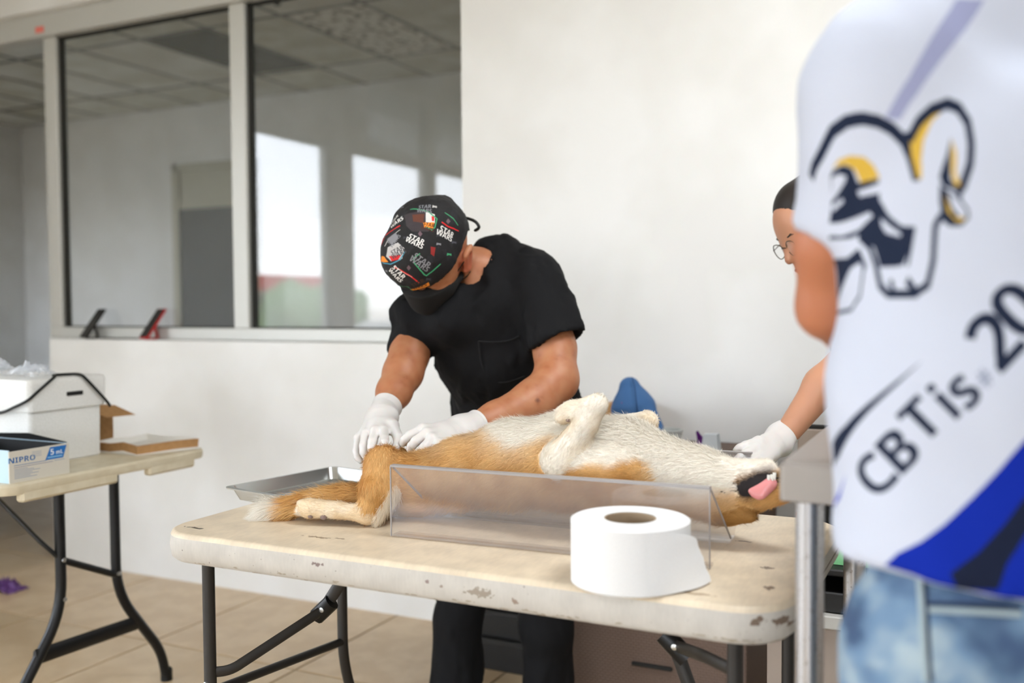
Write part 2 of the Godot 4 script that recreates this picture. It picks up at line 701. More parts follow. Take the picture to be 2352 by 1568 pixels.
func setting() -> void:
	# floor of tiles on a grouted bed
	var bed := struct("floor", boxes([[Vector3(-9.0, -0.15, -7.0), Vector3(2.8, -0.004, 7.2)]], 0.0), M.grout, "beige tiled floor with darker joints")
	var g := Geo.new()
	g.box(Vector3(0, -0.01, 0), Vector3(0.612, 0.02, 0.612), 0.0015)
	var tm := g.done(20.0)
	for i in range(-8, 5):
		for j in range(-5, 7):
			var x := -2.595 + 0.62 * (i + 0.5)
			var z := -2.45 + 0.62 * (j + 0.5)
			if x < -4.6 and z > -3.1 or z > 2.0:
				continue
			var t := part(bed, "tile", tm, M["tile%d" % rng.randi_range(0, 2)])
			t.position = Vector3(x, 0, z) - bed.position
	struct("ceiling", boxes([[Vector3(-4.6, 3.0, -3.17), Vector3(2.8, 3.12, 7.2)]], 0.0), M.ceiling_white)
	# partition wall: low wall with a glazed screen, solid wall beyond, doorway at its far end
	struct("wall_back", pierced(2, Vector2(-4.62, 0.0), Vector2(2.8, 3.0), WALL_Z - 0.14, 0.14, [[-3.83, -1.68, 1.02, 2.5], [-4.75, -3.83, -0.1, 2.5]]), M.wall, "plain white painted wall")
	struct("wall_left", pierced(0, Vector2(-3.17, 0.0), Vector2(7.2, 3.0), -4.62, 0.12, [[4.03, 5.3, 0.3, 2.4], [5.43, 6.7, 0.3, 2.4], [4.03, 5.3, 2.47, 2.95], [5.43, 6.7, 2.47, 2.95], [-1.17, -0.2, 0.3, 2.4], [0.07, 1.24, 0.3, 2.4], [1.37, 2.55, 0.3, 2.4], [2.68, 3.9, 0.3, 2.4], [0.29, 1.24, 2.47, 2.95], [1.37, 2.55, 2.47, 2.95], [2.68, 3.9, 2.47, 2.95]]), M.wall)
	struct("wall_right", boxes([[Vector3(2.7, 0, -7.0), Vector3(2.82, 3.0, 7.2)]], 0.0), M.wall)
	struct("wall_front", pierced(2, Vector2(-4.62, 0.0), Vector2(2.8, 3.0), 7.1, 0.12, [[-1.8, 1.9, 0.8, 2.6]]), M.wall)
	var n := 0
	for w in [[-1.17, -0.2, 0.3, 2.4], [0.07, 1.24, 0.3, 2.4], [1.37, 2.55, 0.3, 2.4], [2.68, 3.9, 0.3, 2.4], [4.03, 5.3, 0.3, 2.4], [5.43, 6.7, 0.3, 2.4]]:
		n += 1
		var fr := struct("window_%d" % n, boxes([[Vector3(-4.58, w[2], w[0]), Vector3(-4.52, w[3], w[0] + 0.04)], [Vector3(-4.58, w[2], w[1] - 0.04), Vector3(-4.52, w[3], w[1])], [Vector3(-4.58, w[2], w[0]), Vector3(-4.52, w[2] + 0.04, w[1])], [Vector3(-4.58, w[3] - 0.04, w[0]), Vector3(-4.52, w[3], w[1])]]), M.alloy, "aluminium framed window")
		part(fr, "pane", boxes([[Vector3(-4.553, w[2] + 0.04, w[0] + 0.04), Vector3(-4.547, w[3] - 0.04, w[1] - 0.04)]], 0.0), M.glass)
	for w in [[0.29, 1.24, 2.47, 2.95], [1.37, 2.55, 2.47, 2.95], [2.68, 3.9, 2.47, 2.95], [4.03, 5.3, 2.47, 2.95], [5.43, 6.7, 2.47, 2.95]]:
		n += 1
		struct("window_%d" % n, boxes([[Vector3(-4.56, w[2], w[0]), Vector3(-4.54, w[3], w[1])]], 0.0), M.frosted, "white frosted transom panel")
	# glazed screen on the low wall
	var z0 := WALL_Z - 0.135
	var z1 := WALL_Z - 0.075
	var zp := WALL_Z - 0.105
	var x0 := spot(106, 400, z1).x
	var x1 := spot(134, 400, z1).x
	var x2 := spot(531, 400, z1).x
	var x3 := spot(566, 400, z1).x
	n += 1
	var scr := struct("window_%d" % n, boxes([[Vector3(x0, 1.021, z0), Vector3(-1.68, 1.072, z1)], [Vector3(-4.6, 2.40, z0), Vector3(-1.68, 2.5, z1 + 0.03)]], 0.004), M.alloy, "aluminium framed glazed screen on the low white wall")
	for p in [[x0, x1], [x2, x3], [-1.70, -1.68]]:
		part(scr, "mullion", boxes([[Vector3(p[0], 1.072, z0), Vector3(p[1], 2.40, z1)]], 0.004), M.alloy)
	for w in [[x1, x2], [x3, -1.70]]:
		part(scr, "gasket", boxes([[Vector3(w[0], 1.072, zp - 0.008), Vector3(w[0] + 0.02, 2.40, zp + 0.012)], [Vector3(w[1] - 0.008, 1.072, zp - 0.008), Vector3(w[1], 2.40, zp + 0.012)], [Vector3(w[0], 1.072, zp - 0.008), Vector3(w[1], 1.078, zp + 0.012)], [Vector3(w[0], 2.388, zp - 0.008), Vector3(w[1], 2.40, zp + 0.012)]], 0.001), M.rubber)
		part(scr, "pane", boxes([[Vector3(w[0] + 0.005, 1.075, zp - 0.003), Vector3(w[1] - 0.005, 2.396, zp + 0.003)]], 0.0), M.glass)
	var stk := spot(91, 68, z1 + 0.031)
	single("sticker", boxes([[stk + Vector3(-0.028, -0.014, 0), stk + Vector3(0.028, 0.014, 0.001)]], 0.0), mk("pink_paper", Color(0.93, 0.52, 0.47), 0.8), "small pink sticker on the aluminium header of the glazed screen", "sticker")
	# lit fluorescent panels overhead
	var glow := mk("lamp_diffuser", Color(0.9, 0.9, 0.88), 0.6)
	glow.emission_enabled = true
	glow.emission = Color(0.965, 0.98, 1.0)
	glow.emission_energy_multiplier = 1.6
	for q in [[Vector3(0.35, 3.0, -1.5), "white fluorescent ceiling panel above the steel counter"], [Vector3(0.35, 3.0, 1.7), "white fluorescent ceiling panel behind the jersey"]]:
		var lamp := thing("ceiling_lamp", q[1], "lamp", q[0])
		part(lamp, "housing", boxes([[q[0] + Vector3(-0.62, -0.05, -0.32), q[0] + Vector3(0.62, -0.001, 0.32)]], 0.004), M.alloy)
		part(lamp, "lamp_diffuser", boxes([[q[0] + Vector3(-0.59, -0.056, -0.29), q[0] + Vector3(0.59, -0.0505, 0.29)]], 0.002), glow)
		var al := AreaLight3D.new()
		al.name = "lamp_light"
		al.area_size = Vector2(1.16, 0.56)
		al.light_energy = LAMP_LIGHT
		al.light_color = Color(0.965, 0.98, 1.0)
		al.shadow_enabled = true
		al.rotation = Vector3(-PI / 2, 0, 0)
		al.position = Vector3(0, -0.06, 0)
		lamp.add_child(al)
	# the room behind the glass
	struct("wall_far", boxes([[Vector3(-9.0, 0, -6.92), Vector3(2.8, 3.0, -6.8)]], 0.0), M.wall)
	struct("wall_far_left", pierced(0, Vector2(-6.92, 0.0), Vector2(-3.05, 3.0), -9.0, 0.12, []), M.wall)
	struct("wall_far_front", pierced(2, Vector2(-9.0, 0.0), Vector2(-4.62, 3.0), -3.17, 0.12, [[-8.3, -7.1, 1.0, 2.3]]), M.wall)
	var ceil := struct("ceiling_far", boxes([[Vector3(-9.0, 3.3, -6.9), Vector3(2.8, 3.4, -3.0)], [Vector3(-9.0, 3.0, -3.05), Vector3(2.8, 3.3, -2.95)], [Vector3(-9.0, 3.0, -6.95), Vector3(2.8, 3.3, -6.8)], [Vector3(-9.1, 3.0, -6.95), Vector3(-9.0, 3.3, -2.95)], [Vector3(2.7, 3.0, -6.95), Vector3(2.8, 3.3, -2.95)]], 0.0), M.void, "suspended ceiling of pale stained panels with one panel missing")
	var damp := on_y(868, 62, 3.0)
	var pg := Geo.new()
	pg.box(Vector3.ZERO, Vector3(0.585, 0.015, 1.175), 0.002)
	var pm := pg.done(20.0)
	for i in range(-6, 13):
		for j in 4:
			var x := -5.25 + 0.61 * (i + 0.5)
			var z := -3.75 - 1.2 * (j - 0.5)
			if i == 0 and j == 2:
				continue
			if j == 3:
				z = -6.47
			var o := part(ceil, "panel", pm, M["panel%d" % rng.randi_range(0, 2)] if not (absf(x - damp.x) < 0.31 and absf(z - damp.z) < 0.6) else M.panel_damp)
			o.position = Vector3(x, 3.004, z)
			if j == 3:
				o.scale = Vector3(1, 1, 0.52)
	var grid := []
	for i in range(-6, 14):
		var x := -5.25 + 0.61 * i
		grid.append([Vector3(x - 0.012, 2.99, -6.8), Vector3(x + 0.012, 2.998, -3.17)])
	for z in [-3.75, -4.95, -6.15]:
		grid.append([Vector3(-9.0, 2.989, z - 0.012), Vector3(2.7, 2.997, z + 0.012)])
	part(ceil, "grid", boxes(grid, 0.001), mk("grid_metal", Color(0.42, 0.41, 0.38), 0.6))
	var smoke := Geo.new()
	smoke.lathe([Vector2(0, -0.06), Vector2(0.02, -0.055), Vector2(0.02, 0.0)], 12, Vector3(-3.78, 2.99, -4.62))
	part(ceil, "sprinkler", smoke.done(), M.rubber)
	# door in the far room
	var dr := struct("door_1", boxes([[Vector3(-6.78, 0, -6.8), Vector3(-6.70, 2.46, -6.74)], [Vector3(-5.86, 0, -6.8), Vector3(-5.78, 2.46, -6.74)], [Vector3(-6.78, 2.40, -6.8), Vector3(-5.78, 2.46, -6.74)], [Vector3(-6.70, 2.05, -6.8), Vector3(-5.86, 2.1, -6.75)]]), M.cream_paint, "dark door in a cream frame behind the glass")
	part(dr, "leaf", boxes([[Vector3(-6.70, 0.01, -6.79), Vector3(-5.86, 2.05, -6.75)]]), M.door_dark)
	part(dr, "transom_panel", boxes([[Vector3(-6.70, 2.1, -6.79), Vector3(-5.86, 2.4, -6.77)]]), M.cream_paint)

func outside() -> void:
	struct("ground", boxes([[Vector3(-60, -0.3, -40), Vector3(-4.62, -0.16, 60)]], 0.0), mk("paving", Color(0.72, 0.7, 0.66), 0.9))
	struct("trim_1", boxes([[Vector3(-5.3, 2.99, -3.0), Vector3(-4.62, 3.12, 7.2)]], 0.0), M.ceiling_white, "concrete canopy over the windows outside")
	# what the windows look out on, mirrored in the glazed screen
	mk("far_render", Color(0.78, 0.76, 0.72), 0.9)
	mk("red_fascia", Color(0.72, 0.16, 0.13), 0.7)
	mk("leaf", Color(0.42, 0.54, 0.34), 0.9)
	mk("bark", Color(0.3, 0.24, 0.18), 0.9)
	mk("dark_opening", Color(0.2, 0.21, 0.22), 0.6)
	var h := thing("shop_building", "low pale building with a red fascia across the yard outside", "building", Vector3(-28, -0.16, 16))
	part(h, "wall", boxes([[Vector3(-32, -0.16, 2), Vector3(-26, 1.75, 30)]], 0.01), M.far_render)
	part(h, "fascia", boxes([[Vector3(-32.2, 1.75, 1.8), Vector3(-25.7, 2.35, 30.2)]], 0.01), M.red_fascia, "red painted fascia")
	for k in 7:
		part(h, "opening", boxes([[Vector3(-26.05, 0.2, 3.2 + 3.8 * k), Vector3(-25.95, 1.5, 5.6 + 3.8 * k)]], 0.01), M.dark_opening)
	for k in 7:
		var f := Flesh.new()
		var c := Vector3(-17.0 - 2.5 * (k % 3), 0, 6.0 + 3.4 * k)
		for q in 7:
			var o := c + Vector3(rng.randf_range(-1.1, 1.1), rng.randf_range(0.5, 1.3), rng.randf_range(-1.1, 1.1))
			f.bone(o, o + Vector3(0.1, 0.2, 0), 0.6, 0.45, 0.3)
		f.build(0.2)
		f.push(func(p: Vector3, _n: Vector3) -> float: return 0.1 * sin(p.x * 9.0) * sin(p.y * 11.0) * sin(p.z * 10.0))
		var t := thing("tree", "small round green tree in the yard before the red fascia", "tree", Vector3(c.x, -0.16, c.z), "trees in the yard")
		part(t, "crown", f.mesh(), M.leaf)
		part(t, "trunk", tubed([Vector3(c.x, -0.16, c.z), Vector3(c.x + 0.05, 0.9, c.z)], [0.12, 0.08], 8), M.bark)

# ------------------------------------------------------------------ furniture
func rrect(x0: float, x1: float, z0: float, z1: float, r: float, y: float, n := 7) -> Array:
	var out := []
	for q in [[x1 - r, z1 - r, 0.0], [x0 + r, z1 - r, 0.25], [x0 + r, z0 + r, 0.5], [x1 - r, z0 + r, 0.75]]:
		for i in n + 1:
			var a: float = TAU * (q[2] + 0.25 * i / n)
			out.append(Vector3(q[0] + cos(a) * r, y, q[1] + sin(a) * r))
	return out

func slab(x0: float, x1: float, z0: float, z1: float, r: float, prof: Array, cap0 := true, cap1 := true) -> ArrayMesh:
	var rings := []
	for p in prof:
		rings.append(rrect(x0 + p.x, x1 - p.x, z0 + p.x, z1 - p.x, maxf(r - p.x, 0.004), p.y))
	var g := Geo.new()
	g.loft(rings, cap0, cap1)
	return g.done(35.0)

func speckled(w: int, h: int, base: Color, marks: Array, amount: float, seed: int) -> ImageTexture:
	var im := Image.create(w, h, false, Image.FORMAT_RGB8)
	var n := FastNoiseLite.new()
	n.seed = seed
	n.frequency = 0.03
	n.fractal_octaves = 5
	var f := FastNoiseLite.new()
	f.seed = seed + 5
	f.frequency = 0.15
	for y in h:
		for x in w:
			var v := 1.0 + amount * n.get_noise_2d(x * 0.5, y * 0.5) + amount * 0.5 * f.get_noise_2d(x, y * 0.2)
			im.set_pixel(x, y, Color(base.r * v, base.g * v, base.b * v))
	for m in marks:
		# x, y, half width, half height in texture pixels, colour: a ragged chip
		for y in range(maxi(0, m[1] - m[3] * 2), mini(h, m[1] + m[3] * 2)):
			for x in range(maxi(0, m[0] - m[2] * 2), mini(w, m[0] + m[2] * 2)):
				var d := Vector2((x - m[0]) / float(m[2]), (y - m[1]) / float(m[3])).length() + n.get_noise_2d(x * 3.0, y * 3.0) * 0.9
				if d < 0.75:
					im.set_pixel(x, y, im.get_pixel(x, y).lerp(m[4], 0.8))
	return ImageTexture.create_from_image(im)

func furniture() -> void:
	var tube_m := mk("leg_steel", Color(0.2, 0.19, 0.18), 0.42, 0.35)
	mk("black_steel", Color(0.075, 0.078, 0.085), 0.4, 0.3)
	mk("rivet", Color(0.75, 0.75, 0.74), 0.35, 0.9)
	var brown := Color(0.38, 0.3, 0.24)
	# --- examination table
	var x0 := -1.462
	var x1 := -0.248
	var z0 := -2.022
	var z1 := -1.383
	var t := thing("folding_table", "cream plastic folding table with chipped edge, under the dog and the clear trough", "table", Vector3(-0.85, 0, -1.7))
	var topm := mk("worn_top", Color(1, 1, 1), 0.42)
	topm.albedo_texture = speckled(1024, 512, Color(0.85, 0.785, 0.685), [[965, 330, 10, 6, brown], [985, 420, 8, 10, brown], [900, 200, 14, 4, brown], [55, 470, 26, 4, Color(0.2, 0.17, 0.14)], [280, 440, 30, 5, Color(0.5, 0.42, 0.33)], [320, 433, 10, 4, Color(0.5, 0.42, 0.33)], [905, 480, 26, 6, Color(0.6, 0.5, 0.38)]], 0.07, 4)
	topm.uv1_scale = Vector3(1.0 / (x1 - x0), 1.0 / (z1 - z0), 1)
	var g := Geo.new()
	g.loft([rrect(x0, x1, z0, z1, 0.085, TABLE_Y - 0.009, 10), rrect(x0 + 0.003, x1 - 0.003, z0 + 0.003, z1 - 0.003, 0.082, TABLE_Y - 0.003, 10), rrect(x0 + 0.01, x1 - 0.01, z0 + 0.01, z1 - 0.01, 0.075, TABLE_Y, 10)], false, true)
	part(t, "tabletop", g.done(50.0, func(p): return Vector2(p.x - x0, p.z - z0)), topm)
	var sk := mk("worn_edge", Color(1, 1, 1), 0.5)
	var marks := [[402, 22, 14, 4, Color(0.42, 0.34, 0.32)], [20, 6, 10, 3, Color(0.2, 0.18, 0.15)], [628, 26, 5, 5, Color(0.5, 0.42, 0.4)], [655, 30, 4, 3, Color(0.55, 0.48, 0.42)], [726, 32, 30, 9, Color(0.55, 0.5, 0.44)], [790, 38, 7, 6, Color(0.52, 0.44, 0.38)], [1170, 20, 12, 8, brown], [1200, 24, 12, 8, brown], [1215, 32, 12, 4, brown]]
	for k in 60:
		marks.append([rng.randi_range(0, 1200), rng.randi_range(50, 62), rng.randi_range(3, 16), 2, Color(0.6, 0.55, 0.48)])
	for k in 40:
		marks.append([rng.randi_range(0, 1200), rng.randi_range(2, 60), 1, 1, Color(0.35, 0.3, 0.27)])
	sk.albedo_texture = speckled(1300, 64, Color(0.755, 0.735, 0.70), marks, 0.05, 8)
	g = Geo.new()
	g.loft([rrect(x0 + 0.02, x1 - 0.02, z0 + 0.02, z1 - 0.02, 0.065, TABLE_Y - 0.05, 10), rrect(x0 + 0.01, x1 - 0.01, z0 + 0.01, z1 - 0.01, 0.075, TABLE_Y - 0.058, 10), rrect(x0 + 0.001, x1 - 0.001, z0 + 0.001, z1 - 0.001, 0.084, TABLE_Y - 0.05, 10), rrect(x0 - 0.002, x1 + 0.002, z0 - 0.002, z1 + 0.002, 0.087, TABLE_Y - 0.03, 10), rrect(x0, x1, z0, z1, 0.085, TABLE_Y - 0.009, 10)], true, false)
	part(t, "edge_skirt", g.done(50.0, func(p): return Vector2((p.x - x0) / 1.3 , clampf((TABLE_Y - p.y) / 0.062, 0.02, 0.98))), sk, "off-white chipped table edge")
	for sx in [[-1.405, 1.0], [-0.34, -1.0]]:
		var lx: float = sx[0]
		for lz in [-1.475, -1.925]:
			var fz := -0.10 if lz < -1.7 else 0.07
			part(t, "leg", tubed(bend([Vector3(lx, TABLE_Y - 0.045, lz), Vector3(lx, 0.3, lz), Vector3(lx, 0.02, lz + fz)], 0.06), 0.0125, 14), tube_m)
			g = Geo.new()
			g.lathe([Vector2(0, 0), Vector2(0.017, 0), Vector2(0.017, 0.03), Vector2(0.0135, 0.034)], 14, Vector3(lx, 0, lz + fz))
			part(t, "foot", g.done(), M.black_steel)
		part(t, "crossbar", tubed([Vector3(lx, 0.385, -1.475), Vector3(lx, 0.345, -1.925)], 0.0095, 12), tube_m)
		# folding brace: two flat bars from the leg to a hinge and on to the underside
		var hinge := spot(745, 1398, -1.68) if sx[1] > 0 else spot(1550, 1482, -1.62)
		var br: Array
		if sx[1] > 0:
			br = bend([Vector3(lx, 0.425, -1.475), Vector3(lx + 0.03, 0.425, -1.50), hinge], 0.03)
		else:
			br = bend([Vector3(lx, 0.60, -1.475), Vector3(lx - 0.06, 0.60, -1.52), hinge], 0.03)
		part(t, "brace", tubed(br, 0.011, 8, 0.45, Vector3(0.3, 0, 1)), tube_m)
		part(t, "brace", tubed([hinge + Vector3(-0.01 * sx[1], -0.012, 0), Vector3(lx + 0.24 * sx[1], TABLE_Y - 0.052, -1.7)], 0.013, 8, 0.5, Vector3(0.3, 0, 1)), tube_m)
		if sx[1] < 0:
			part(t, "brace", tubed([hinge, spot(1592, 1600, -1.62)], 0.012, 8, 0.45, Vector3(0.3, 0, 1)), tube_m)
		part(t, "hinge_collar", tubed([hinge + Vector3(-0.022 * sx[1], -0.02, 0), hinge + Vector3(0.02 * sx[1], 0.018, 0)], 0.018, 10, 0.75, Vector3(0.3, 0, 1)), M.black_steel)
		g = Geo.new()
		g.xf = Transform3D(Basis(Vector3.RIGHT, PI / 2), hinge + Vector3(0.003, 0.002, 0.013))
		g.lathe([Vector2(0, 0.004), Vector2(0.0055, 0.002), Vector2(0.006, -0.004)], 12)
		part(t, "rivet", g.done(), M.rivet)
		g = Geo.new()
		g.xf = Transform3D(Basis(Vector3.RIGHT, PI / 2), Vector3(lx, 0.405, -1.461))
		g.lathe([Vector2(0, 0.004), Vector2(0.0055, 0.002), Vector2(0.006, -0.004)], 12)
		part(t, "rivet", g.done(), M.rivet)
	# --- table by the partition
	var cream := grain(mk("cream_plastic", Color(0.86, 0.82, 0.72), 0.5), noise_tex(0.03, Color(0.96, 0.95, 0.93), Color.WHITE, 4, 14), 2.0)
	var s := thing("folding_table", "cream folding table with black wishbone legs, carrying the white foam cooler", "table", Vector3(-2.7, 0, -1.93))
	part(s, "tabletop", slab(-3.39, -2.145, -2.275, -1.56, 0.06, [Vector2(0.004, TABLE_Y - 0.028), Vector2(0, TABLE_Y - 0.02), Vector2(0, TABLE_Y - 0.006), Vector2(0.006, TABLE_Y)]), cream)
	part(s, "edge_skirt", boxes([[Vector3(-2.175, TABLE_Y - 0.05, -1.92), Vector3(-2.147, TABLE_Y - 0.02, -1.62)], [Vector3(-2.175, TABLE_Y - 0.05, -2.21), Vector3(-2.147, TABLE_Y - 0.02, -2.03)], [Vector3(-3.3, TABLE_Y - 0.05, -1.59), Vector3(-2.22, TABLE_Y - 0.02, -1.562)], [Vector3(-3.3, TABLE_Y - 0.05, -2.273), Vector3(-2.22, TABLE_Y - 0.02, -2.245)]], 0.006), cream)
	for lx in [-2.287, -3.25]:
		for sg in [1.0, -1.0]:
			var c := -1.932
			var leg := bend([Vector3(lx, TABLE_Y - 0.03, c + 0.094 * sg), Vector3(lx, 0.325, c + 0.094 * sg), Vector3(lx, 0.10, c + 0.26 * sg), Vector3(lx, 0.0, c + 0.28 * sg)], 0.09, 7)
			part(s, "leg", tubed(leg, 0.0145, 14), M.black_steel)
			g = Geo.new()
			g.lathe([Vector2(0, 0), Vector2(0.018, 0), Vector2(0.018, 0.035), Vector2(0.015, 0.038)], 14, Vector3(lx, 0, c + 0.28 * sg))
			part(s, "foot", g.done(), M.black_steel)
		part(s, "crossbar", tubed([Vector3(lx, 0.225, -1.75), Vector3(lx, 0.215, -2.10)], 0.022, 8, 0.4, Vector3.UP.cross(Vector3.BACK)), M.black_steel)
		part(s, "crossbar", tubed([Vector3(lx, 0.47, -1.838), Vector3(lx, 0.382, -2.02)], 0.010, 10), M.black_steel)
		part(s, "bracket", boxes([[Vector3(lx - 0.012, TABLE_Y - 0.07, -2.0), Vector3(lx + 0.012, TABLE_Y - 0.03, -1.86)]]), M.black_steel)
		var sgn := 1.0 if lx > -3.0 else -1.0
		part(s, "brace", tubed([Vector3(lx, 0.47, -1.838), Vector3(lx - 0.02 * sgn, 0.53, -1.79), Vector3(lx - 0.30 * sgn, TABLE_Y - 0.04, -1.80)], 0.011, 8, 0.6), M.black_steel)
		for q in [Vector3(lx + 0.014, 0.47, -1.838), Vector3(lx + 0.014, 0.385, -2.025), Vector3(lx + 0.014, 0.36, -1.838)]:
			g = Geo.new()
			g.xf = Transform3D(Basis(Vector3.FORWARD, PI / 2), q)
			g.lathe([Vector2(0, 0.004), Vector2(0.006, 0.002), Vector2(0.0065, -0.004)], 10)
			part(s, "rivet", g.done(), M.rivet)
	# --- steel counter
	var brushed := mk("counter_steel", Color(0.60, 0.575, 0.55), 0.4, 0.45)
	var pipe := mk("pipe_steel", Color(0.74, 0.74, 0.75), 0.3, 0.92)
	grain(pipe, noise_tex(0.06, Color(0.62, 0.56, 0.51), Color(1, 1, 1), 5, 31, false, 256, 0.1, 0.26), 7.0)
	var c := thing("steel_counter", "stainless steel work counter on round pipe legs beside the white jersey", "counter", Vector3(0.15, 0, -1.58))
	part(c, "worktop", slab(-0.243, 0.62, -1.90, -1.30, 0.008, [Vector2(0.003, 0.905), Vector2(0, 0.907), Vector2(0, 0.953), Vector2(0.005, 0.958)]), brushed)
	for q in [Vector3(-0.208, 0, -1.335), Vector3(-0.206, 0, -1.82), Vector3(0.58, 0, -1.335), Vector3(0.58, 0, -1.86)]:
		part(c, "leg", lathed([Vector2(0.0, 0.03), Vector2(0.019, 0.03), Vector2(0.019, 0.905)], q, 20), pipe)
		part(c, "foot", lathed([Vector2(0, 0), Vector2(0.016, 0), Vector2(0.024, 0.03), Vector2(0.0, 0.031)], q, 16), M.black_steel)
	part(c, "undershelf", slab(-0.20, 0.58, -1.85, -1.34, 0.008, [Vector2(0.003, 0.20), Vector2(0, 0.205), Vector2(0, 0.235), Vector2(0.004, 0.24)]), brushed)

# ------------------------------------------------------------------ lettering and print
func text_tris(words: String, bold := true, serif := false) -> PackedVector2Array:
	var f := SystemFont.new()
	f.font_names = PackedStringArray(["Droid Serif" if serif else "Droid Sans"])
	f.font_weight = 700 if bold else 400
	var tm := TextMesh.new()
	tm.text = words
	tm.font = f
	tm.font_size = 64
	tm.pixel_size = 1.0 / 64.0
	tm.depth = 0.0
	tm.curve_step = 2.0
	var out := PackedVector2Array()
	for s in tm.get_surface_count():
		var arr := tm.surface_get_arrays(s)
		var v: PackedVector3Array = arr[Mesh.ARRAY_VERTEX]
		var idx = arr[Mesh.ARRAY_INDEX]
		if idx == null or idx.size() == 0:
			idx = range(v.size())
		for i in idx:
			out.push_back(Vector2(v[i].x, -v[i].y))
	return out

func fill_tri(im: Image, a: Vector2, b: Vector2, c: Vector2, col: Color) -> void:
	var y0 := maxi(0, int(floorf(minf(a.y, minf(b.y, c.y)))))
	var y1 := mini(im.get_height() - 1, int(ceilf(maxf(a.y, maxf(b.y, c.y)))))
	for y in range(y0, y1 + 1):
		var yy := y + 0.5
		var lo := 1e9
		var hi := -1e9
		for e in [[a, b], [b, c], [c, a]]:
			var p: Vector2 = e[0]
			var q: Vector2 = e[1]
			if (p.y <= yy) != (q.y <= yy):
				var x := p.x + (q.x - p.x) * (yy - p.y) / (q.y - p.y)
				lo = minf(lo, x)
				hi = maxf(hi, x)
		if lo < hi:
			var x0 := maxi(0, int(roundf(lo)))
			var x1 := mini(im.get_width(), int(roundf(hi)))
			if x1 > x0:
				im.fill_rect(Rect2i(x0, y, x1 - x0, 1), col)

func draw_words(im: Image, words: String, at: Vector2, size: float, angle: float, col: Color, bold := true, stretch := 1.0) -> void:
	var t := text_tris(words, bold)
	var x := Vector2(cos(angle), sin(angle))
	var y := Vector2(-sin(angle), cos(angle))
	for k in range(0, t.size() - 2, 3):
		var q := []
		for c in 3:
			q.append(at + (x * t[k + c].x * stretch + y * t[k + c].y) * size)
		fill_tri(im, q[0], q[1], q[2], col)

func draw_poly(im: Image, pts: Array, col: Color) -> void:
	var y0 := 1e9
	var y1 := -1e9
	for p in pts:
		y0 = minf(y0, p.y)
		y1 = maxf(y1, p.y)
	for y in range(maxi(0, int(y0)), mini(im.get_height(), int(y1) + 1)):
		var xs := []
		var yy := y + 0.5
		for i in pts.size():
			var p: Vector2 = pts[i]
			var q: Vector2 = pts[(i + 1) % pts.size()]
			if (p.y <= yy) != (q.y <= yy):
				xs.append(p.x + (q.x - p.x) * (yy - p.y) / (q.y - p.y))
		xs.sort()
		for k in range(0, xs.size() - 1, 2):
			var a := maxi(0, int(roundf(xs[k])))
			var b := mini(im.get_width(), int(roundf(xs[k + 1])))
			if b > a:
				im.fill_rect(Rect2i(a, y, b - a, 1), col)

func draw_line(im: Image, pts: Array, w: float, col: Color) -> void:
	for k in pts.size() - 1:
		var a: Vector2 = pts[k]
		var b: Vector2 = pts[k + 1]
		var n := (b - a).orthogonal().normalized() * w * 0.5
		draw_poly(im, [a + n, b + n, b - n, a - n], col)
		var c := []
		for i in 10:
			c.append(b + Vector2(cos(TAU * i / 10), sin(TAU * i / 10)) * w * 0.5)
		draw_poly(im, c, col)

# ------------------------------------------------------------------ on and about the table by the partition
func crumple(c: Vector3, size: Vector3, seed: int, m: Material, called: String, label: String, category: String) -> void:
	var n := FastNoiseLite.new()
	n.seed = seed
	n.frequency = 3.2
	n.fractal_octaves = 3
	var grid := []
	for j in 15:
		var row := []
		for i in 23:
			var u := i / 22.0
			var v := j / 14.0
			var hump := sin(u * PI) * (0.25 + 0.75 * sin(v * PI))
			var k := n.get_noise_2d(u * 2.3 + seed, v * 1.7)
			var k2 := absf(n.get_noise_2d(u * 5.0, v * 4.0 + seed))
			row.append(c + Vector3((u - 0.5) * size.x + k * size.x * 0.12, clampf(hump * (0.55 + k * 0.9 + k2 * 0.5), 0.0, 1.2) * size.y + 0.001, (v - 0.5) * size.z + k2 * size.z * 0.2))
		grid.append(row)
	var g := Geo.new()
	g.sheet(grid)
	single(called, g.done(25.0), m, label, category)

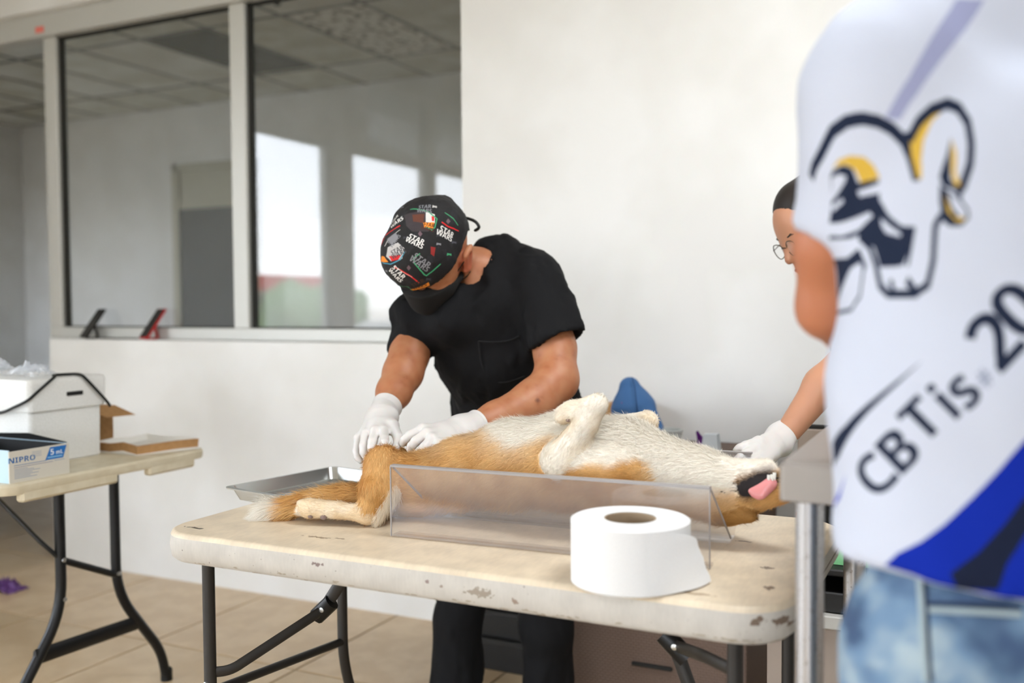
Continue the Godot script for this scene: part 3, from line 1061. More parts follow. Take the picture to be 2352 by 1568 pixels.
func left_table_things() -> void:
	var foam := grain(mk("foam", Color(0.93, 0.93, 0.92), 0.8), noise_tex(0.15, Color(0.95, 0.95, 0.94), Color.WHITE, 2, 5), 6.0)
	mk("black_cord", Color(0.04, 0.05, 0.045), 0.6)
	var kraft := grain(mk("kraft", Color(0.72, 0.55, 0.36), 0.85), noise_tex(0.05, Color(0.94, 0.93, 0.91), Color.WHITE, 4, 17), 4.0)
	mk("white_card", Color(0.92, 0.91, 0.88), 0.7)
	mk("inner_black", Color(0.02, 0.02, 0.022), 0.8)
	# cooler
	var T := TABLE_Y
	var c := thing("foam_cooler", "white foam cooler with a black cord round its lid", "cooler", Vector3(-2.54, T, -1.915))
	part(c, "body", slab(-2.735, -2.340, -2.035, -1.795, 0.012, [Vector2(0.006, T), Vector2(0.003, T + 0.004), Vector2(0.0, T + 0.148), Vector2(0.02, T + 0.149)]), foam)
	var lid := part(c, "lid", slab(-2.742, -2.331, -2.043, -1.788, 0.012, [Vector2(0.012, T + 0.147), Vector2(0.0, T + 0.150), Vector2(-0.004, T + 0.225), Vector2(0.0, T + 0.236), Vector2(0.006, T + 0.239)]), foam)
	part(lid, "hand_slot", boxes([[Vector3(-2.332, T + 0.185, -1.96), Vector3(-2.3255, T + 0.197, -1.905)]], 0.002), M.inner_black, "dark slot in the lid end")
	part(c, "cord", tubed(curve([Vector3(-2.75, T + 0.150, -1.776), Vector3(-2.55, T + 0.143, -1.776), Vector3(-2.44, T + 0.146, -1.776), Vector3(-2.375, T + 0.165, -1.776), Vector3(-2.328, T + 0.185, -1.781), Vector3(-2.3205, T + 0.205, -1.805), Vector3(-2.3205, T + 0.232, -1.845), Vector3(-2.328, T + 0.244, -1.868), Vector3(-2.36, T + 0.244, -1.89), Vector3(-2.36, T + 0.244, -1.93), Vector3(-2.328, T + 0.243, -1.95), Vector3(-2.3205, T + 0.225, -1.97), Vector3(-2.3205, T + 0.16, -2.035), Vector3(-2.324, T + 0.143, -2.05)], 6), 0.0042, 8), M.black_cord, "thin black cord")
	# box of syringes
	var im := Image.create(512, 248, false, Image.FORMAT_RGB8)
	im.fill(Color(0.83, 0.81, 0.76))
	var blue := Color(0.09, 0.36, 0.62)
	draw_words(im, "NIPRO", Vector2(105, 72), 58, 0.0, blue, true, 1.25)
	draw_poly(im, [Vector2(345, 12), Vector2(492, 12), Vector2(458, 112), Vector2(300, 112)], Color(0.1, 0.42, 0.72))
	draw_words(im, "5", Vector2(362, 52), 66, 0.0, Color(0.95, 0.96, 0.97))
	draw_words(im, "mL", Vector2(425, 60), 44, 0.0, Color(0.95, 0.96, 0.97))
	im.fill_rect(Rect2i(320, 88, 130, 10), Color(0.55, 0.75, 0.9))
	im.fill_rect(Rect2i(38, 112, 270, 4), blue)
	im.fill_rect(Rect2i(38, 128, 330, 3), Color(0.2, 0.25, 0.5))
	for k in 7:
		im.fill_rect(Rect2i(40, 142 + k * 12, 110 + (k * 53) % 120, 4), Color(0.5, 0.56, 0.66))
	for k in 4:
		im.fill_rect(Rect2i(190, 26 + k * 12, 80, 4), Color(0.6, 0.64, 0.7))
	im.fill_rect(Rect2i(380, 122, 90, 6), Color(0.6, 0.64, 0.7))
	var print_m := mk("syringe_print", Color.WHITE, 0.5)
	print_m.albedo_texture = ImageTexture.create_from_image(im)
	mk("pale_blue_card", Color(0.72, 0.82, 0.88), 0.5)
	var b := thing("syringe_box", "open white box of 5 mL syringes with blue print beside the cooler", "box", Vector3(-2.32, T, -1.69))
	part(b, "panel", boxes([[Vector3(-2.4710, T, -1.6050), Vector3(-2.1700, T + 0.082, -1.6010)], [Vector3(-2.4710, T, -1.7760), Vector3(-2.1700, T + 0.079, -1.7730)], [Vector3(-2.4740, T, -1.7760), Vector3(-2.4710, T + 0.08, -1.6010)]], 0.0005), M.pale_blue_card)
	part(b, "lining", boxes([[Vector3(-2.4690, T + 0.001, -1.7720), Vector3(-2.1730, T + 0.03, -1.6070)], [Vector3(-2.4690, T + 0.03, -1.7725), Vector3(-2.1730, T + 0.078, -1.7700)]], 0.001), M.inner_black, "black inside of the box")
	var g := Geo.new()
	g.box(Vector3(-2.1685, T + 0.0395, -1.6885), Vector3(0.003, 0.079, 0.175), 0.0)
	part(b, "printed_side", g.done(20.0, func(p): return Vector2((-1.601 - p.z) / 0.175, 1.0 - (p.y - T) / 0.079)), print_m, "printed side with blue lettering")
	g = Geo.new()
	g.sheet([[Vector3(-2.4410, T + 0.079, -1.7760), Vector3(-2.3010, T + 0.079, -1.7760), Vector3(-2.1710, T + 0.079, -1.7760)], [Vector3(-2.4410, T + 0.093, -1.7630), Vector3(-2.3010, T + 0.1, -1.7600), Vector3(-2.1710, T + 0.083, -1.7700)]])
	part(b, "flap", g.done(), M.inner_black)
	# flattened carton tray
	var A := Vector3(-2.20, T, -2.06)
	var t := thing("carton_tray", "torn kraft carton tray with white rim lying on the table end", "carton", Vector3(-2.33, T, -2.16))
	var out := [Vector3(-2.155, T + 0.0, -2.245), Vector3(-2.225, T, -2.055), Vector3(-2.43, T, -2.07), Vector3(-2.40, T, -2.262)]
	var rings := []
	for q in [[1.0, 0.001], [1.0, 0.004], [0.93, 0.006], [0.95, 0.030], [0.9, 0.031], [0.88, 0.012]]:
		var ring := []
		var cc := Vector3(-2.30, T, -2.16)
		for k in 4:
			for w in [0.0, 0.33, 0.66]:
				var e: Vector3 = out[k].lerp(out[(k + 1) % 4], w)
				var jit := (sin(k * 5.1 + w * 9.0) * 0.004 if q[1] > 0.003 else 0.0)
				ring.append(cc + (e - cc) * q[0] + Vector3(0, q[1] + jit, 0))
		rings.append(ring)
	g = Geo.new()
	g.loft([rings[2], rings[3], rings[4]], false, false)
	part(t, "side", g.done(20.0), kraft, "torn brown cardboard side")
	g = Geo.new()
	g.loft([rings[0], rings[1], rings[2]], true, false)
	part(t, "rim", g.done(20.0), M.white_card, "white card rim")
	g = Geo.new()
	g.loft([rings[4], rings[5]], false, true)
	part(t, "liner", g.done(20.0), M.white_card)
	# carton behind the cooler
	var k2 := thing("kraft_carton", "brown kraft carton with open flaps behind the foam cooler", "carton", Vector3(-2.52, T, -2.15))
	part(k2, "body", boxes([[Vector3(-2.66, T + 0.001, -2.17), Vector3(-2.445, T + 0.13, -2.06)]], 0.002), kraft)
	g = Geo.new()
	g.sheet([[Vector3(-2.439, T + 0.13, -2.17), Vector3(-2.439, T + 0.13, -2.06)], [Vector3(-2.37, T + 0.10, -2.19), Vector3(-2.36, T + 0.105, -2.07)]])
	part(k2, "flap", g.done(), kraft)
	# clear bags on the cooler
	var film := mk("clear_film", Color(0.93, 0.95, 0.98, 0.22), 0.08)
	film.transparency = BaseMaterial3D.TRANSPARENCY_ALPHA
	crumple(Vector3(-2.425, T + 0.2435, -1.87), Vector3(0.12, 0.04, 0.11), 3, film, "plastic_bag", "crumpled clear plastic bag on the lid end of the foam cooler", "bag")
	crumple(Vector3(-2.61, T + 0.2435, -1.88), Vector3(0.15, 0.055, 0.13), 8, film, "plastic_bag", "taller clear plastic bag on the far half of the cooler lid", "bag")
	var litter := on_y(16, 1352, 0.0)
	crumple(litter + Vector3(0, 0.001, 0), Vector3(0.16, 0.05, 0.10), 12, mk("violet_film", Color(0.42, 0.26, 0.52), 0.5), "torn_wrapper", "torn purple wrapper lying on the floor behind the table legs", "wrapper")
	# phones on the ledge of the low wall
	mk("phone_black", Color(0.035, 0.037, 0.04), 0.25)
	mk("phone_red", Color(0.72, 0.06, 0.08), 0.45)
	for p in [[Vector3(-3.60, 1.021, -3.094), false], [Vector3(-3.235, 1.021, -3.094), true]]:
		var o: Vector3 = p[0]
		var red: bool = p[1]
		var ph := thing("phone", "black phone in a red case leaning on a small stand" if red else "black phone on a dark clip stand", "phone", o)
		var bs := Basis(Vector3.UP, deg_to_rad(-17)) * Basis(Vector3.RIGHT, deg_to_rad(-35))
		g = Geo.new()
		g.xf = Transform3D(bs, o + Vector3(0.0, 0.069, 0.0))
		g.box(Vector3.ZERO, Vector3(0.074, 0.156, 0.010), 0.004)
		part(ph, "case", g.done(20.0), M.phone_red if red else M.phone_black)
		g = Geo.new()
		g.xf = Transform3D(bs, o + Vector3(0.0, 0.069, 0.0))
		g.box(Vector3(0, 0, 0.0052), Vector3(0.066, 0.146, 0.0016), 0.0005)
		part(ph, "screen_glass", g.done(20.0), M.phone_black, "dark switched-off screen")
		g = Geo.new()
		var back := bs * Vector3(0, 0, -1)
		back.y = 0
		g.tube([o + Vector3(0, 0.07, 0) + bs * Vector3(0, 0, -0.006), o + back.normalized() * 0.02 + Vector3(0, 0.006, 0)], 0.006, 8)
		g.box(o + back.normalized() * -0.01 + Vector3(0, 0.004, 0), Vector3(0.05, 0.008, 0.03), 0.002)
		part(ph, "stand", g.done(20.0), M.phone_red if red else M.phone_black)
	single("cord", tubed(curve([Vector3(-3.56, 1.025, -3.075), Vector3(-3.48, 1.027, -3.062), Vector3(-3.42, 1.025, -3.057), Vector3(-3.36, 1.026, -3.062), Vector3(-3.30, 1.025, -3.075)], 5), 0.003, 6), M.black_cord, "thin dark cable lying between the two phones on the ledge", "cable")

# ------------------------------------------------------------------ on the examination table
func exam_table_things() -> void:
	var T := TABLE_Y
	var acr := mk("acrylic", Color(0.72, 0.71, 0.74, 0.075), 0.03)
	acr.transparency = BaseMaterial3D.TRANSPARENCY_ALPHA
	var edge := mk("acrylic_edge", Color(0.62, 0.6, 0.59), 0.45)
	var X := Vector3(0.6, 0, -0.025).normalized()
	var Z := X.cross(Vector3.UP)
	var xf := Transform3D(Basis(X, Vector3.UP, Z), Vector3(-1.003, T, -1.534))
	var t := thing("acrylic_trough", "clear scratched acrylic V-shaped trough holding the dog", "trough", xf * Vector3(0.3, 0, -0.2))
	var L := 0.602
	var panel := func(a: Vector2, b: Vector2, th: float, x0: float, x1: float) -> ArrayMesh:
		var g := Geo.new()
		g.xf = xf
		var d := (b - a).normalized()
		var n := Vector2(-d.y, d.x) * th * 0.5
		var q := [a + n, b + n, b - n, a - n]
		var r0 := []
		var r1 := []
		for p in q:
			r0.append(Vector3(x0, p.y, -p.x))
			r1.append(Vector3(x1, p.y, -p.x))
		g.loft([r0, r1])
		return g.done(20.0)
	# each panel: start and end in (depth, height)
	for w in [["outer_panel", Vector2(0.0, 0.002), Vector2(0.0, 0.134)], ["sloped_panel", Vector2(0.006, 0.132), Vector2(0.178, 0.012)], ["sloped_panel", Vector2(0.384, 0.132), Vector2(0.212, 0.012)], ["outer_panel", Vector2(0.39, 0.002), Vector2(0.39, 0.134)], ["base_panel", Vector2(0.17, 0.006), Vector2(0.22, 0.006)], ["base_flange", Vector2(0.003, 0.003), Vector2(0.03, 0.003)]]:
		part(t, w[0], panel.call(w[1], w[2], 0.004, 0.0, L), acr)
	for d in [-0.001, 0.391]:
		part(t, "edge_strip", panel.call(Vector2(d - 0.003, 0.1350), Vector2(d + 0.011, 0.1350), 0.004, 0.0, L), edge, "frosted folded top edge")
	for x in [-0.0012, L - 0.0008]:
		part(t, "edge_strip", panel.call(Vector2(-0.002, 0.002), Vector2(-0.002, 0.134), 0.0025, x, x + 0.002), edge)
		part(t, "edge_strip", panel.call(Vector2(0.006, 0.132), Vector2(0.178, 0.012), 0.004, x, x + 0.0016), edge)
	# paper roll
	var paper := grain(mk("paper", Color(0.91, 0.91, 0.905), 0.9), noise_tex(0.2, Color(0.97, 0.97, 0.97), Color.WHITE, 2, 12), 8.0)
	mk("card_core", Color(0.62, 0.54, 0.44), 0.9)
	var rc := Vector3(-0.500, T, -1.447)
	var r := thing("paper_roll", "large white paper roll standing on the table edge before the trough", "paper roll", rc)
	var RR := 0.094
	part(r, "paper", lathed([Vector2(0.041, 0.0), Vector2(RR - 0.002, 0.0), Vector2(RR, 0.002), Vector2(RR, 0.098), Vector2(RR - 0.003, 0.1), Vector2(0.041, 0.1)], rc, 72), paper)
	part(r, "core", lathed([Vector2(0.041, 0.001), Vector2(0.0385, 0.001), Vector2(0.0385, 0.099), Vector2(0.041, 0.0995)], rc, 40), M.card_core, "grey-brown cardboard core")
	var rows := []
	for j in 8:
		var row := []
		var h := j / 7.0
		for i in 14:
			var w := i / 13.0
			var a := -0.32 + w * 1.3
			var off := 0.0008 + pow(maxf(0.0, 0.8 - w), 1.8) * (0.046 - 0.034 * h) + 0.001 * sin(h * 14.0 + w * 5.0) * (1.0 - w)
			row.append(rc + Vector3(cos(a) * (RR + off), 0.003 + h * 0.095 - pow(1.0 - w, 2.0) * 0.03 * h, sin(a) * (RR + off)))
		rows.append(row)
	var g := Geo.new()
	g.sheet(rows)
	part(r, "loose_end", g.done(40.0), paper)
	# steel tray
	var st := mk("tray_steel", Color(0.78, 0.79, 0.78), 0.27, 0.85)
	var TX := Vector3(0.985, 0, 0.173)
	var tf := Transform3D(Basis(TX, Vector3.UP, TX.cross(Vector3.UP)), Vector3(-1.53, T, -1.668))
	var tl := thing("steel_tray", "shallow stainless steel instrument tray at the table corner", "tray", tf * Vector3(0.1, 0, -0.16))
	g = Geo.new()
	g.xf = tf
	var TL := 0.25
	var TD := 0.325
	var prof := [[0.022, 0.0005], [0.014, 0.002], [0.004, 0.026], [-0.006, 0.0275], [-0.007, 0.0305], [0.003, 0.031], [0.015, 0.005], [0.022, 0.0025]]
	var rings := []
	for p in prof:
		rings.append(rrect(p[0], TL - p[0], -TD + p[0], -p[0], 0.02, p[1], 4))
	for k in rings.size() - 1:
		for i in rings[k].size():
			var j: int = (i + 1) % int(rings[k].size())
			g.face([rings[k][i], rings[k][j], rings[k + 1][j], rings[k + 1][i]], (rings[k][i] - Vector3(TL * 0.5, rings[k][i].y, -TD * 0.5)) * (1.0 if k < 4 else -1.0) + Vector3(0, -0.05 if k < 4 else 0.2, 0))
	g.fan(rings[0], Vector3(TL * 0.5, 0.0005, -TD * 0.5), Vector3.DOWN)
	g.fan(rings[-1], Vector3(TL * 0.5, 0.0025, -TD * 0.5), Vector3.UP)
	part(tl, "pan", g.done(40.0), st)
	mk("orange_plastic", Color(0.95, 0.32, 0.12), 0.4)
	for k in 2:
		var q: Vector3 = tf * Vector3(0.175 + 0.035 * k, 0.003, -0.225 - 0.035 * k)
		single("needle_cap", lathed([Vector2(0.0, 0.0), Vector2(0.013, 0.0), Vector2(0.012, 0.016), Vector2(0.009, 0.016), Vector2(0.009, 0.004), Vector2(0, 0.004)], q, 20), M.orange_plastic, ["small orange plastic cap in the steel tray, nearer the tail of the dog", "small orange plastic cap in the steel tray, nearer the far rim"][k], "cap", "orange caps in the tray")
	var wet := mk("pale_film", Color(0.8, 0.88, 0.92, 0.35), 0.12)
	wet.transparency = BaseMaterial3D.TRANSPARENCY_ALPHA
	crumple(tf * Vector3(0.12, 0.003, -0.09), Vector3(0.13, 0.012, 0.09), 5, wet, "plastic_wrapper", "pale blue clear wrapper lying in the steel tray", "wrapper")

# ------------------------------------------------------------------ along the wall and under the tables
func back_things() -> void:
	var wick := mk("wicker", Color(0.46, 0.38, 0.33), 0.7)
	var im := Image.create(128, 128, false, Image.FORMAT_RGB8)
	for y in 128:
		for x in 128:
			var cx := x / 16
			var cy := y / 16
			var fx := (x % 16) / 16.0
			var fy := (y % 16) / 16.0
			var h := sin(fx * PI) if (cx + cy) % 2 == 0 else sin(fy * PI)
			im.set_pixel(x, y, Color(h, h, h))
	var weave := ImageTexture.create_from_image(im)
	relief(wick, weave, 0.2, 16.0)
	var u := thing("drawer_unit", "brown woven-pattern plastic drawer unit against the wall under the blue cap", "drawers", Vector3(-0.84, 0, -2.83))
	part(u, "carcass", boxes([[Vector3(-1.105, 0.0, -3.04), Vector3(-0.575, 0.02, -2.625)], [Vector3(-1.105, 0.0, -3.04), Vector3(-1.09, 0.725, -2.625)], [Vector3(-0.59, 0.0, -3.04), Vector3(-0.575, 0.725, -2.625)], [Vector3(-1.105, 0.70, -3.04), Vector3(-0.575, 0.725, -2.615)], [Vector3(-1.105, 0.0, -3.04), Vector3(-0.575, 0.725, -3.025)]]), wick)
	mk("dark_plastic", Color(0.07, 0.065, 0.06), 0.5)
	for k in 3:
		var d := part(u, "drawer", boxes([[Vector3(-1.088, 0.025 + 0.225 * k, -3.0), Vector3(-0.592, 0.238 + 0.225 * k, -2.618)]], 0.004), wick)
		part(d, "handle", boxes([[Vector3(-0.90, 0.13 + 0.225 * k, -2.621), Vector3(-0.78, 0.142 + 0.225 * k, -2.610)]], 0.003), M.dark_plastic, "dark slot handle")
	var Y := 0.7255
	# blue cap
	var f := Flesh.new()
	var z := -2.77
	f.bone(spot(1446, 888, z), spot(1456, 930, z), 0.030, 0.058, 0.03, Vector3.BACK, 0.75)
	f.bone(spot(1452, 940, z), spot(1462, 955, z), 0.056, 0.055, 0.03, Vector3.BACK, 0.75)
	f.bone(spot(1484, 935, z + 0.02), spot(1508, 985, z + 0.05), 0.026, 0.022, 0.012, (spot(1508, 985, z) - spot(1484, 935, z)).cross(Vector3.BACK), 1.0)
	f.carve(spot(1500, 1010, z), spot(1460, 1000, z), 0.03, 0.05, 0.01)
	f.build(0.006)
	f.relax(1)
	var bluem := relief(mk("blue_cotton", Color(0.25, 0.42, 0.62), 0.85), noise_tex(0.2, Color.BLACK, Color.WHITE, 2, 40), 0.05, 20.0)
	var cap := thing("baseball_cap", "blue cotton cap with a red emblem propped upright behind the dog", "cap", spot(1460, 1010, z))
	part(cap, "crown", f.mesh(), bluem)
	var seam := [spot(1452, 866, z + 0.02), spot(1458, 890, z + 0.058), spot(1462, 925, z + 0.077), spot(1466, 958, z + 0.075)]
	part(cap, "seam", tubed(curve(seam, 5), 0.0012, 6), mk("blue_dark", Color(0.1, 0.22, 0.38), 0.9))
	var em := Geo.new()
	em.xf = Transform3D(Basis(), spot(1437, 936, z + 0.077))
	em.extrude(PackedVector2Array([Vector2(-0.014, 0.016), Vector2(-0.004, 0.006), Vector2(0.004, 0.004), Vector2(0.018, -0.006), Vector2(0.008, -0.012), Vector2(-0.012, -0.01), Vector2(-0.006, -0.002)]), 0.008)
	part(cap, "emblem", em.done(), mk("crimson", Color(0.62, 0.16, 0.36), 0.8), "crimson stitched emblem")
	# brown carton behind the forelegs
	single("small_carton", boxes([[Vector3(-1.10, Y, -3.02), Vector3(-0.99, Y + 0.12, -2.90)]], 0.002), M.kraft, "brown cardboard box on the drawer unit beside the blue cap", "box")
	# tub with green stripes
	var tub := thing("plastic_tub", "translucent plastic tub with green stripes on the drawer unit", "tub", Vector3(-0.81, Y, -2.80))
	var milk := mk("milky", Color(0.85, 0.86, 0.84), 0.35)
	milk.backlight_enabled = true
	milk.backlight = Color(0.5, 0.5, 0.5)
	var o := spot(1536, 1040, -2.80)
	o.y = Y
	part(tub, "wall", lathed([Vector2(0, 0.0), Vector2(0.032, 0.0), Vector2(0.041, 0.058), Vector2(0.044, 0.060), Vector2(0.044, 0.064), Vector2(0.038, 0.064), Vector2(0.030, 0.004), Vector2(0, 0.004)], o, 28), milk)
	mk("green_print", Color(0.16, 0.52, 0.33), 0.5)
	for a in [1.15, 1.75]:
		var g := Geo.new()
		g.xf = Transform3D(Basis(Vector3.UP, -a + PI / 2), o)
		g.box(Vector3(0, 0.03, 0.0375), Vector3(0.007, 0.036, 0.006), 0.001)
		part(tub, "stripe", g.done(), M.green_print, "green printed stripe")
	# purple wrapper, white box, pale sheet
	var pur := mk("purple_film", Color(0.36, 0.10, 0.45), 0.3)
	var g2 := Geo.new()
	var w0 := spot(1605, 1035, -2.78)
	w0.y = Y
	g2.sheet([[w0 + Vector3(-0.055, 0.004, 0.02), w0 + Vector3(-0.02, 0.006, 0.03), w0 + Vector3(0.02, 0.004, 0.03)], [w0 + Vector3(-0.04, 0.012, 0), w0 + Vector3(0.0, 0.03, 0.01), w0 + Vector3(0.02, 0.025, 0)], [w0 + Vector3(-0.005, 0.03, -0.01), w0 + Vector3(0.008, 0.045, -0.006), w0 + Vector3(0.016, 0.04, -0.015)], [w0 + Vector3(-0.012, 0.062, -0.01), w0 + Vector3(-0.006, 0.066, -0.012), w0 + Vector3(0.0, 0.056, -0.016)]])
	single("purple_wrapper", g2.done(20.0), pur, "torn shiny purple wrapper on the drawer unit", "wrapper")
	var wb := Geo.new()
	var b0 := spot(1634, 1035, -2.76)
	b0.y = Y
	wb.loft([[b0 + Vector3(-0.026, 0, 0.02), b0 + Vector3(0.026, 0, 0.02), b0 + Vector3(0.026, 0, -0.02), b0 + Vector3(-0.026, 0, -0.02)], [b0 + Vector3(-0.020, 0.062, 0.016), b0 + Vector3(0.019, 0.064, 0.016), b0 + Vector3(0.019, 0.064, -0.016), b0 + Vector3(-0.020, 0.062, -0.016)]])
	single("white_box", wb.done(20.0), mk("cool_card", Color(0.84, 0.87, 0.89), 0.6), "small white tapered carton on the drawer unit beside the purple wrapper", "box")
	# black crate on the floor behind the man's legs
	var cr := thing("black_crate", "black ribbed plastic crate on the floor behind the legs in black trousers", "crate", Vector3(-1.30, 0, -2.86))
	part(cr, "body", slab(-1.50, -1.12, -3.03, -2.70, 0.02, [Vector2(0.015, 0.0), Vector2(0.012, 0.004), Vector2(0.0, 0.33), Vector2(0.01, 0.332)]), M.dark_plastic)
	for k in 3:
		part(cr, "rib", slab(-1.508, -1.112, -3.035, -2.692, 0.022, [Vector2(0.008, 0.09 + 0.09 * k), Vector2(0, 0.094 + 0.09 * k), Vector2(0, 0.108 + 0.09 * k), Vector2(0.006, 0.112 + 0.09 * k)]), M.dark_plastic)
	# cabinet behind the steel counter
	var cab := thing("low_cabinet", "beige low cabinet with a black open top shelf behind the steel counter", "cabinet", Vector3(-0.1, 0, -2.3))
	var bei := mk("beige_board", Color(0.64, 0.58, 0.53), 0.6)
	part(cab, "body", boxes([[Vector3(-0.42, 0.0, -2.52), Vector3(0.45, 0.475, -2.12)]]), bei)
	part(cab, "rim", boxes([[Vector3(-0.425, 0.476, -2.53), Vector3(0.455, 0.505, -2.11)]]), mk("pale_rim", Color(0.78, 0.77, 0.74), 0.6))
	part(cab, "shelf", boxes([[Vector3(-0.42, 0.506, -2.52), Vector3(0.45, 0.55, -2.13)], [Vector3(-0.42, 0.585, -2.52), Vector3(0.45, 0.60, -2.13)], [Vector3(-0.42, 0.55, -2.52), Vector3(0.45, 0.585, -2.48)], [Vector3(-0.42, 0.60, -2.52), Vector3(0.45, 0.86, -2.505)]]), M.dark_plastic, "black open shelf")
	part(cab, "back_board", boxes([[Vector3(-0.42, 0.70, -2.504), Vector3(0.45, 0.85, -2.49)]]), bei)
	var gp := Geo.new()
	var gx := spot(1925, 1315, -2.2)
	gx.y = 0.601
	gp.loft([rrect(gx.x - 0.07, gx.x + 0.09, -2.30, -2.17, 0.01, 0.601), rrect(gx.x - 0.06, gx.x + 0.08, -2.29, -2.18, 0.01, 0.618), rrect(gx.x - 0.03, gx.x + 0.05, -2.27, -2.20, 0.01, 0.624)])
	single("green_packet", gp.done(50.0), mk("green_film", Color(0.45, 0.72, 0.5), 0.35), "soft pale green packet on the black cabinet shelf", "packet")

# ------------------------------------------------------------------ the dog on its back in the trough
func lin(r: float, g: float, b: float) -> Color:
	return Color(r, g, b).srgb_to_linear()

func edge_at(line: Array, x: float) -> float:
	if x <= line[0].x:
		return line[0].y
	for k in line.size() - 1:
		if x <= line[k + 1].x:
			return lerpf(line[k].y, line[k + 1].y, (x - line[k].x) / (line[k + 1].x - line[k].x))
	return line[-1].y

func dog() -> void:
	var f := Flesh.new()
	var info := []   # per bone: flow along the bone, fur length, coat
	var add := func(a: Vector3, b: Vector3, r0: float, r1: float, k: float, flow: float, fur: float, coat: String) -> void:
		f.bone(a, b, r0, r1, k)
		info.append([flow, fur, coat])
	# trunk, from the pelvis to the skull
	var tr := [spot(950, 1116, -1.725), spot(1070, 1086, -1.735), spot(1180, 1066, -1.74), spot(1310, 1058, -1.745), spot(1430, 1070, -1.75), spot(1525, 1094, -1.75), spot(1605, 1106, -1.745), spot(1668, 1132, -1.74)]
	var trr := [0.064, 0.068, 0.083, 0.090, 0.086, 0.066, 0.056, 0.058]
	for k in tr.size() - 1:
		add.call(tr[k], tr[k + 1], trr[k], trr[k + 1], 0.03, -1.0, 0.020 if k < 4 else 0.017, "trunk")
	# head upside down: upper jaw below, lower jaw above
	add.call(tr[7], spot(1792, 1120, -1.725), 0.052, 0.029, 0.02, -1.0, 0.010, "head")
	add.call(spot(1650, 1098, -1.74), spot(1762, 1074, -1.728), 0.034, 0.0165, 0.015, -1.0, 0.009, "head")
	add.call(spot(1668, 1178, -1.705), spot(1722, 1186, -1.698), 0.022, 0.012, 0.01, 1.0, 0.010, "ear")
	# near foreleg
	add.call(spot(1420, 1078, -1.675), spot(1290, 1062, -1.655), 0.040, 0.032, 0.025, 1.0, 0.014, "upper_arm")
	add.call(spot(1290, 1058, -1.650), spot(1345, 975, -1.650), 0.034, 0.0225, 0.015, 1.0, 0.010, "foreleg")
	add.call(spot(1345, 975, -1.650), spot(1370, 930, -1.652), 0.0225, 0.0195, 0.01, 1.0, 0.008, "foreleg")
	add.call(spot(1370, 930, -1.652), spot(1312, 943, -1.664), 0.0195, 0.0175, 0.008, 1.0, 0.008, "foreleg")
	add.call(spot(1312, 943, -1.664), spot(1296, 952, -1.668), 0.0185, 0.019, 0.008, 1.0, 0.008, "foreleg")
	for dz in [-0.012, 0.0, 0.012]:
		add.call(spot(1300, 950, -1.666 + dz), spot(1288, 957 + absf(dz) * 200.0, -1.668 + dz * 1.3), 0.0105, 0.0095, 0.004, 1.0, 0.006, "foreleg")
	# far foreleg
	add.call(spot(1450, 1050, -1.80), spot(1478, 1000, -1.825), 0.036, 0.024, 0.02, 1.0, 0.012, "foreleg")
	add.call(spot(1478, 1000, -1.825), spot(1487, 968, -1.830), 0.022, 0.0205, 0.01, 1.0, 0.008, "foreleg")
	add.call(spot(1487, 968, -1.830), spot(1420, 974, -1.838), 0.0205, 0.018, 0.008, 1.0, 0.008, "foreleg")
	for dz in [-0.012, 0.0, 0.012]:
		add.call(spot(1425, 974, -1.838 + dz), spot(1410, 978, -1.84 + dz), 0.0105, 0.0095, 0.004, 1.0, 0.006, "foreleg")
	# near hind leg
	add.call(spot(950, 1112, -1.690), spot(880, 1068, -1.645), 0.056, 0.034, 0.03, 1.0, 0.016, "thigh")
	add.call(spot(880, 1068, -1.645), spot(866, 1125, -1.610), 0.035, 0.034, 0.02, 1.0, 0.014, "thigh")
	add.call(spot(864, 1125, -1.610), spot(846, 1178, -1.590), 0.033, 0.021, 0.015, 1.0, 0.012, "thigh")
	add.call(spot(846, 1180, -1.588), spot(775, 1171, -1.570), 0.019, 0.0155, 0.012, 1.0, 0.009, "hind_foot")
	add.call(spot(775, 1171, -1.570), spot(712, 1167, -1.557), 0.0165, 0.021, 0.01, 1.0, 0.008, "hind_foot")
	for dz in [-0.014, -0.003, 0.009]:
		add.call(spot(715, 1165, -1.557 + dz), spot(692, 1163 - dz * 700.0, -1.556 + dz), 0.0115, 0.0095, 0.004, 1.0, 0.006, "hind_foot")
	add.call(spot(892, 1140, -1.615), spot(872, 1192, -1.592), 0.022, 0.008, 0.012, 1.0, 0.022, "tuft")
	# far hind leg
	add.call(spot(955, 1100, -1.790), spot(905, 1062, -1.815), 0.052, 0.034, 0.03, 1.0, 0.014, "thigh")
	add.call(spot(905, 1062, -1.815), spot(892, 1150, -1.790), 0.033, 0.020, 0.015, 1.0, 0.012, "thigh")
	add.call(spot(892, 1150, -1.790), spot(862, 1166, -1.755), 0.017, 0.016, 0.01, 1.0, 0.009, "hind_foot")
	# tail
	var tl := curve([spot(930, 1140, -1.700), spot(860, 1146, -1.660), spot(790, 1146, -1.620), spot(720, 1157, -1.592), spot(655, 1172, -1.572), spot(600, 1184, -1.556)], 3)
	for k in tl.size() - 1:
		var w := float(k) / (tl.size() - 1)
		tl[k].y = maxf(tl[k].y, TABLE_Y + 0.020)
		add.call(tl[k], tl[k + 1], lerpf(0.024, 0.011, w * w), lerpf(0.024, 0.011, pow((k + 1.0) / (tl.size() - 1), 2.0)), 0.01, 1.0, lerpf(0.026, 0.040, w), "tail")
	f.carve(spot(1724, 1124, -1.672), spot(1790, 1086, -1.676), 0.0115, 0.013, 0.006)
	info.append([1.0, 0.0, "head"])
	f.build(0.0052)
	f.relax(1, 0.4)
	var noise := FastNoiseLite.new()
	noise.seed = 5
	noise.frequency = 14.0
	noise.fractal_octaves = 3
	var white := lin(0.965, 0.935, 0.885)
